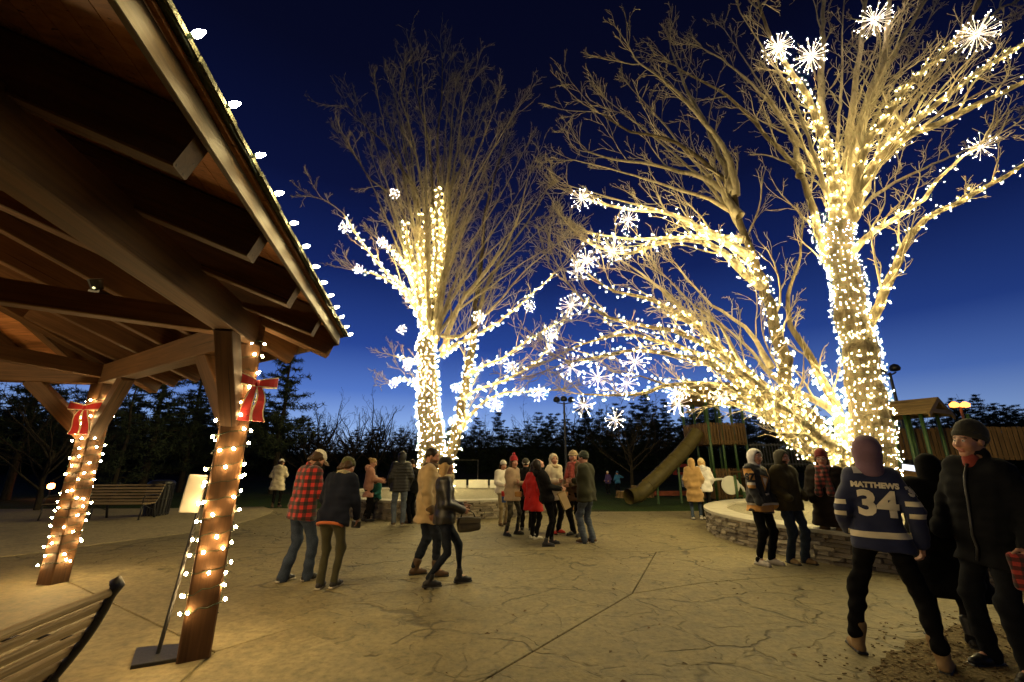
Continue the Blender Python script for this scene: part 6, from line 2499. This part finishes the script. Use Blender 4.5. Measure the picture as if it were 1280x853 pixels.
bt = 'dark trees behind the plaza'
trees = [
 ('p0', 345, 24, 8.6, 'tall ragged pine just right of the nearest pavilion post'),
 ('p1', 232, 25, 8.0, 'dark pine between the pavilion posts, right one'),
 ('p0', 185, 22, 8.2, 'dark pine between the pavilion posts, left one'),
 ('p1', 282, 30, 8.5, 'dark pine behind the nearest pavilion post'),
 ('p2', 150, 19, 5.2, 'low dark evergreen behind the far bench'),
 ('p0', 20, 20, 8.0, 'dark pine at the far left edge'),
 ('b1', 62, 15.5, 4.6, 'bare spreading shrub tree lit dimly at the left edge'),
 ('p1', 100, 26, 8.0, 'dark pine behind the far left post'),
 ('b0', 405, 33, 6.2, 'bare tree silhouette left of the hooded puffer man'),
 ('b1', 440, 30, 5.6, 'bare tree silhouette above the woman in pink'),
 ('b0', 470, 34, 6.4, 'bare tree silhouette above the seated child'),
 ('b2', 492, 38, 6.0, 'bare tree silhouette just left of the middle trunk'),
 ('b1', 385, 27, 4.6, 'small bare tree beside the ragged pine'),
 ('b2', 600, 48, 6.6, 'bare tree silhouette right of the middle trunks'),
 ('b0', 660, 55, 6.4, 'small bare tree silhouette left of the far lamp post'),
 ('b1', 788, 26, 5.6, 'bare tree standing left of the slide foot'),
 ('b0', 1010, 40, 5.2, 'bare tree silhouette behind the great low limbs'),
 ('b1', 1235, 34, 5.6, 'bare tree silhouette behind the young man'),
 ('b0', 1205, 44, 7.0, 'bare tree behind the lit park lamp'),
]
for i, (k, px, Yt, hg, lab) in enumerate(trees):
    plant(k, px, Yt, hg, lab, rz=i * 1.7, grp=bt)

# the wood behind everything, one dark mass
wd = []
rw = np.random.default_rng(77)
wv, wf, n = [], [], 0
pv = [(np.array([v.co for v in me.vertices]), np.array([tuple(p.vertices) for p in me.polygons])) for me in
      [pine_meshes(31, 16, 4.2, 30, start=.0)[1], pine_meshes(32, 14, 5.0, 26, start=.0)[1]]]
for px in np.arange(-60, 1400, 6.5):
    Yt = 46 + 16 * rw.random()
    prof = np.interp(px, [0, 300, 420, 520, 560, 640, 720, 800, 900, 1000, 1100, 1180, 1280, 1400], [9, 9, 5.2, 5.0, 6.4, 6.8, 7.0, 8.4, 8.4, 7.6, 7.0, 8.0, 9.0, 9.5])
    p = P(px, 577, Yt)
    v, f = pv[int(rw.random() * 2)]
    k = prof / 15.0 * (.75 + .4 * rw.random())
    a = rw.random() * 6.28
    Rm = np.array([[cos(a), -sin(a), 0], [sin(a), cos(a), 0], [0, 0, 1]])
    wv.append((v @ Rm.T) * np.array((k * 1.2, k * 1.2, k)) + np.array((p.x, Yt, -.2)))
    wf.append(f + n)
    n += len(v)
ob('wood', mesh_np('wood', np.vstack(wv), np.vstack(wf), M_NEEDLE), kind='stuff', label='dark wood along the horizon', cat='wood')
_marks = [(-10, 'at the left rim of the picture'), (40, 'behind the orange lantern'), (90, 'behind the far left post'), (140, 'behind the far bench'), (190, 'behind the litter bin'), (340, 'behind the woman in cream'),
          (375, 'behind the check jacket'), (410, 'above the olive knit hat'), (450, 'behind the woman in pink'), (500, 'behind the quilted jacket'), (550, 'behind the middle trunk'), (600, 'right of the twin trunks'),
          (640, 'behind the red pompom hat'), (690, 'behind the red coat'), (735, 'behind the olive jacket man'), (775, 'behind the two far children'), (820, 'behind the slide'), (860, 'behind the basketball hoop'), (905, 'behind the tall play tower'),
          (950, 'behind the black and gold jersey'), (1000, 'behind the bearded man'), (1050, 'behind the tartan scarf woman'), (1100, 'behind the blue jersey'), (1150, 'behind the low play house'), (1200, 'behind the lit lamp'), (1250, 'behind the young man'), (1300, 'at the right rim of the picture'), (1340, 'past the right rim')]
for i in range(26):
    px = -20 + i * 52 + rng.uniform(-18, 18)
    if 200 < px < 330:
        continue
    Yt = rng.uniform(44, 60)
    near_ = min(_marks, key=lambda q: abs(q[0] - px))
    _marks.remove(near_)
    plant('b%d' % rng.randrange(3), px, Yt, rng.uniform(6.0, 8.2), 'far bare tree at the wood edge, ' + near_[1], rz=rng.uniform(0, 6), grp='bare trees along the far wood edge')
# rising ground under the wood
hb_ = MB()
xs = np.linspace(-140, 160, 40)
vs = []
for x in xs:
    vs += [(x, 40, -.06), (x, 66, 1.8 + .4 * sin(x * .07)), (x, 95, 3.9 + .9 * sin(x * .05 + 1)), (x, 140, -2)]
fs = []
for i in range(len(xs) - 1):
    for q in range(3):
        fs.append((i * 4 + q, i * 4 + 4 + q, i * 4 + 5 + q, i * 4 + 1 + q))
hb_.add(vs, fs).build('wooded_slope', mat('slope_soil', (.018, .018, .010), rough=.95), smooth=True, kind='structure', label='dark wooded slope behind')

# ---- unlit park lamps
def park_lamp(px, py_top, Y, heads, lab, lean=0):
    top = P(px, py_top, Y)
    e = empty('park_lamp', (top.x, Y, -.05), label=lab, cat='lamp post', group='park lamp posts')
    h = top.z + .05
    MB().tube([(0, 0, 0), (0, 0, h * .5), (0, 0, h)], [.10, .08, .06], 10).build('pole', M_BLACK, e)
    MB().lathe([(.18, 0), (.18, .06), (.12, .12), (.10, .3)], 12).build('base', M_BLACK, e)
    for (dx, dz) in heads:
        MB().tube([(0, 0, h - .12), (dx * .6, 0, h - .05), (dx, 0, h + dz - .1)], .035, 6).build('arm', M_BLACK, e)
        o = MB().lathe([(.05, -.06), (.19, -.02), (.23, .10), (.16, .24), (.05, .30)], 12, c=(dx, 0, h + dz)).build('lantern', M_BLACK, e, smooth=True)
park_lamp(705, 503, 27, [(-.46, .05), (.0, .10), (.46, .05)], 'unlit three headed lamp post in the distance, between the trees')
park_lamp(1112, 466, 20, [(-.36, .0), (.30, .12)], 'unlit two headed lamp post right of the right tree')
# the lit park lamp
tl = P(1200, 508, 24)
e = empty('lit_park_lamp', (tl.x, 24, -.05), label='lit park lamp with two orange heads behind the playground', cat='lamp post', group='park lamp posts')
MB().tube([(0, 0, 0), (0, 0, tl.z)], [.09, .06], 10).build('pole', mat('lamp_pole', (.25, .13, .06), rough=.5), e)
SOD = emit('sodium_glow', (1.0, .26, .04), 3.2)
for dx in (-.30, .30):
    MB().lathe([(.06, -.14), (.20, -.10), (.22, .05), (.06, .18)], 12, c=(dx, 0, tl.z + .12)).build('lantern', SOD, e, smooth=True)
    MB().tube([(0, 0, tl.z - .1), (dx, 0, tl.z + .02)], .03, 6).build('arm', M_BLACK, e)
# small orange light far left
tl = P(64, 607, 21)
e = empty('garden_lantern', (tl.x, 21, -.05), label='small glowing orange lantern in the dark beyond the far bench', cat='lantern')
MB().tube([(0, 0, 0), (0, 0, tl.z - .1)], .03, 8).build('post', M_BLACK, e)
MB().lathe([(.05, -.12), (.13, -.06), (.13, .10), (.05, .16)], 10, c=(0, 0, tl.z)).build('glass', emit('ember_glow', (1.0, .28, .06), 14), e, smooth=True)
MB().lathe([(.15, .15), (.10, .22), (.02, .26)], 10, c=(0, 0, tl.z)).build('cap', M_BLACK, e)

# ---- playground
M_PLAYW = wood('play_timber', (.125, .072, .028), along=(5, 5, 1), scale=3)
M_ROOFW = wood('play_roof', (.19, .125, .055), along=(3, 6, 6), scale=3)
M_SLIDE = mat('slide_plastic', (.070, .054, .015), rough=.55, spec=.4, bst=.05)
def play_tower(c, w, dk, top_z, roof_h, rz, lab, decks, panels):
    e = empty('play_tower', (c[0], c[1], -.05), rz=rz, label=lab, cat='play tower', group='playground towers')
    h = w / 2
    for x in (-h, -h * .33, h * .33, h):
        for y in (-h, h):
            MB().tube([(x, y, 0), (x, y, top_z + .06)], .055, 8).build('post', M_GREENPOST, e, smooth=True)
    for z in decks:
        nb = int(w / .16)
        for i in range(nb):
            y = -h + w * (i + .5) / nb
            MB().beam((-h, y, z), (h, y, z), w / nb - .012, .04).build('deck_board', M_PLAYW, e)
    for (z0, z1, gap) in panels:
        for face in range(4):
            n = int(w / .135)
            for i in range(n):
                s = -h + w * (i + .5) / n
                if gap and face == 0 and abs(s - h * .35) < .45:
                    continue
                q = [(s, -h - .07), (h + .07, s), (s, h + .07), (-h - .07, s)][face]
                dz = rng.uniform(-.012, .012)
                MB().beam((q[0], q[1], z0 + dz), (q[0], q[1], z1 + dz), .10, .024, up=((0, 1, 0) if face in (0, 2) else (1, 0, 0)), ch=.006).build('panel_board', M_PLAYW, e)
            for zz in (z0 + .12, z1 - .12):
                a, b_ = [((-h, -h - .04), (h, -h - .04)), ((h + .04, -h), (h + .04, h)), ((-h, h + .04), (h, h + .04)), ((-h - .04, -h), (-h - .04, h))][face]
                MB().beam((*a, zz), (*b_, zz), .03, .07).build('rail', M_PLAYW, e)
    # gable roof of boards
    ov = .35
    zr = top_z + roof_h
    nb = 11
    for sgn in (-1, 1):
        for i in range(nb):
            t0, t1 = i / nb, (i + 1) / nb - .012
            def pt(t, x):
                return Vector((x, sgn * (h + ov) * (1 - t), top_z + roof_h * t))
            vs = []
            for x in (-h - ov, h + ov):
                for t in (t0, t1):
                    for dz in (0, .035):
                        vs.append(pt(t, x) + Vector((0, 0, dz)))
            MB().add(vs, [(0, 1, 3, 2), (4, 6, 7, 5), (0, 4, 5, 1), (2, 3, 7, 6), (0, 2, 6, 4), (1, 5, 7, 3)]).build('roof_board', M_ROOFW, e)
    for x in (-h - ov + .02, h + ov - .02):
        for sgn in (-1, 1):
            MB().beam((x, sgn * (h + ov), top_z - .05), (x, 0, zr - .05), .05, .14).build('barge_board', M_ROOFW, e)
        MB().beam((x, -h, top_z + .10), (x, h, top_z + .10), .05, .14).build('gable_tie', M_ROOFW, e)
    return e
tc_ = P(905, 577, 19.0)
# far tower with slide
tw_ = play_tower((tc_.x, 19.6), 1.75, 0, 4.2, 1.0, R(12), 'tall timber play tower with green posts and a gabled roof', [1.0, 2.35], [(.15, 1.35, True), (2.35, 3.25, False)])
sl0 = P(872, 548, 19.0)
sl1 = P(800, 606, 17.6)
s0 = Vector((sl0.x, 19.0, sl0.z))
s1 = Vector((sl1.x, 17.8, .35))
pts = []
for i in range(15):
    t = i / 14
    q = s0.lerp(s1, t)
    q.z += .10 * sin(t * pi) * 0 + (.25 * (1 - t) ** 6) - .0
    pts.append(q)
pts.append(s1 + Vector((-.5, -.3, -.06)))
slide = empty('tube_slide', (s1.x, s1.y, -.05), label='long tan tube slide running down from the tall play tower', cat='slide')
MB().tube([p - Vector((s1.x, s1.y, -.05)) for p in pts], .29, 18, cap=False).build('tube', M_SLIDE, slide, smooth=True)
for i in (3, 6, 9, 12):
    q = pts[i] - Vector((s1.x, s1.y, -.05))
    d_ = (pts[i + 1] - pts[i]).normalized()
    MB().tube([q - d_ * .03, q + d_ * .03], .31, 18).build('joint_ring', M_SLIDE, slide, smooth=False)
for i in (5, 10):
    q = pts[i] - Vector((s1.x, s1.y, -.05))
    MB().tube([(q.x, q.y + .1, 0), (q.x, q.y + .1, q.z)], .05, 8).build('support', M_GREENPOST, slide)
# near structure at the right
p2 = P(1150, 577, 14.6)
play_tower((p2.x + .15, 14.9), 1.25, 0, 3.12, .55, R(-62), 'low timber play house with a small gabled roof beside the right tree', [1.15], [(.25, 1.15, True)])
def slat_run(a, b_, z0, z1, step, lab, m, posts=True):
    a, b_ = Vector((*a, 0)), Vector((*b_, 0))
    e = empty('play_fence', (a.x, a.y, -.05), label=lab, cat='fence', group='playground fences')
    L = (b_ - a).length
    d = (b_ - a).normalized()
    n = int(L / step)
    for i in range(n):
        q = d * (step * (i + .5))
        dz = rng.uniform(-.015, .015)
        MB().beam(q + Vector((0, 0, z0 + dz)), q + Vector((0, 0, z1 + dz)), step * .8 if m is M_PLAYW else .022, .024, up=d.cross(Vector((0, 0, 1))), ch=.005).build('slat' if m is M_PLAYW else 'bar', m, e)
    for z in (z0 + .1, z1 - .08):
        MB().beam(Vector((0, 0, z)) - d.cross(Vector((0, 0, 1))) * .03, d * L + Vector((0, 0, z)) - d.cross(Vector((0, 0, 1))) * .03, .03, .06).build('rail', m, e)
    if posts:
        k = max(1, int(L / 1.6))
        for i in range(k + 1):
            q = d * (L * i / k) + d.cross(Vector((0, 0, 1))) * .07
            MB().tube([q, q + Vector((0, 0, z1 + .45))], .05, 8).build('post', M_GREENPOST, e, smooth=True)
slat_run((12.3, 15.6), (18.5, 13.6), 1.7, 2.75, .135, 'raised fence of vertical boards at the right edge of the playground', M_PLAYW)
slat_run((9.3, 17.2), (15.0, 16.4), 1.45, 2.35, .11, 'black barred railing behind the low play house', M_BLACK, False)
slat_run((9.7, 13.9), (11.3, 13.6), .35, 1.35, .17, 'low board fence between the right tree and the play house', M_PLAYW)
for (q0, q1, lab) in (((11.4, 14.0, 1.55), (13.6, 13.2, .45), 'sloping handrail plank left of the young man'), ((11.6, 14.5, 1.65), (14.4, 13.6, .55), 'sloping handrail plank running behind the young man')):
    e = empty('ramp_rail', q0[:2] + (-.05,), label=lab, cat='railing', group='ramp rails')
    b0 = Vector(q0[:2] + (-.05,))
    MB().beam(Vector(q0) - b0, Vector(q1) - b0, .05, .16).build('plank', M_PLAYW, e)
    for t in (.05, .5, .95):
        q = Vector(q0).lerp(Vector(q1), t) - b0
        MB().beam((q.x, q.y, 0), (q.x, q.y, q.z), .09, .09, up=(1, 0, 0)).build('post', M_PLAYW, e)

# round white play panel on a green post, arched rail
rp = P(917, 605, 16.5)
e = empty('play_sign', (rp.x, 16.5, -.05), label='round white play panel on a green post by the two women', cat='sign')
MB().lathe([(.30, -.03), (.33, -.02), (.33, .02), (.30, .03)], 24, c=(-.12, 0, rp.z), M=Matrix.Rotation(pi / 2, 3, 'X')).build('disc', M_PALE, e)
MB().tube([(.05, -.06, 0), (.05, -.06, rp.z + .35)], .05, 8).build('post', M_GREENPOST, e, smooth=True)
ar = P(900, 598, 17.0)
e = empty('arched_rail', (ar.x, 17.0, -.05), label='pale arched rail behind the two women', cat='railing')
MB().tube([(.85 * cos(a), 0, .55 + .45 * sin(a)) for a in np.linspace(0, pi, 13)], .05, 8).build('arch', M_PALE, e, smooth=True)
for x in (-.85, .85):
    MB().tube([(x, 0, 0), (x, 0, .55)], .05, 8).build('leg', M_GREENPOST, e)
# basketball hoop
bp = P(850, 586, 30)
e = empty('basketball_hoop', (bp.x, 30, -.05), label='far basketball hoop with a small red board', cat='hoop')
MB().tube([(.15, .2, 0), (.15, .2, bp.z - .1)], .06, 8).build('pole', M_PALE, e)
MB().box((0, 0, bp.z), (1.0, .04, .7)).build('backboard', mat('red_board', (.35, .04, .03), rough=.5), e)
MB().box((0, -.03, bp.z - .02), (.5, .02, .34)).build('inner_square', mat('board_dark', (.02, .01, .01), rough=.5), e)
MB().tube([(.23 * cos(a), -.3 + .23 * sin(a), bp.z - .2) for a in np.linspace(0, 2 * pi, 16)[:-1]], .015, 5, closed=True).build('rim', mat('red_board', (0, 0, 0)), e)
# low red border and stumps
a, b_ = P(790, 611, 21.5), P(862, 610, 21.5)
e = empty('low_kerb_rail', (a.x, 21.5, -.05), label='low red border along the far edge of the lawn', cat='border')
MB().beam((0, 0, .18), (b_.x - a.x, .2, .18), .12, .22).build('board', mat('red_border', (.20, .05, .025), rough=.7), e)
for i, (px, hh, r_, lab) in enumerate(((779, .28, .34, 'low sawn stump, leftmost of the three by the slide'), (794, .52, .16, 'tall sawn stump in the middle of the three'), (812, .3, .2, 'short sawn stump, rightmost of the three'))):
    q = G(px, 622, -.05)
    e = empty('tree_stump', (q.x, q.y, -.05), label=lab, cat='stump', group='sawn stumps by the slide')
    MB().lathe([(r_ * 1.15, 0), (r_, .08), (r_ * .97, hh)], 12).build('bark_side', bark('stump_bark%d' % i, (.16, .10, .045), (.24, .16, .08)), e, smooth=False)
    MB().lathe([(r_ * .9, hh), (r_ * .86, hh + .012)], 12).build('sawn_top', mat('sawn_wood', (.36, .25, .12), rough=.8), e)
# goal frame far behind the middle tree
gp = P(580, 577, 33)
e = empty('goal_frame', (gp.x, 33, -.05), label='thin metal frame standing far behind the middle planter', cat='frame')
MB().tube([(-.9, 0, 0), (-.9, 0, 1.75), (1.05, 0, 1.75), (1.05, 0, 0)], .04, 6).build('bar', mat('galvanised', (.20, .18, .14), rough=.5, metal=.6), e)
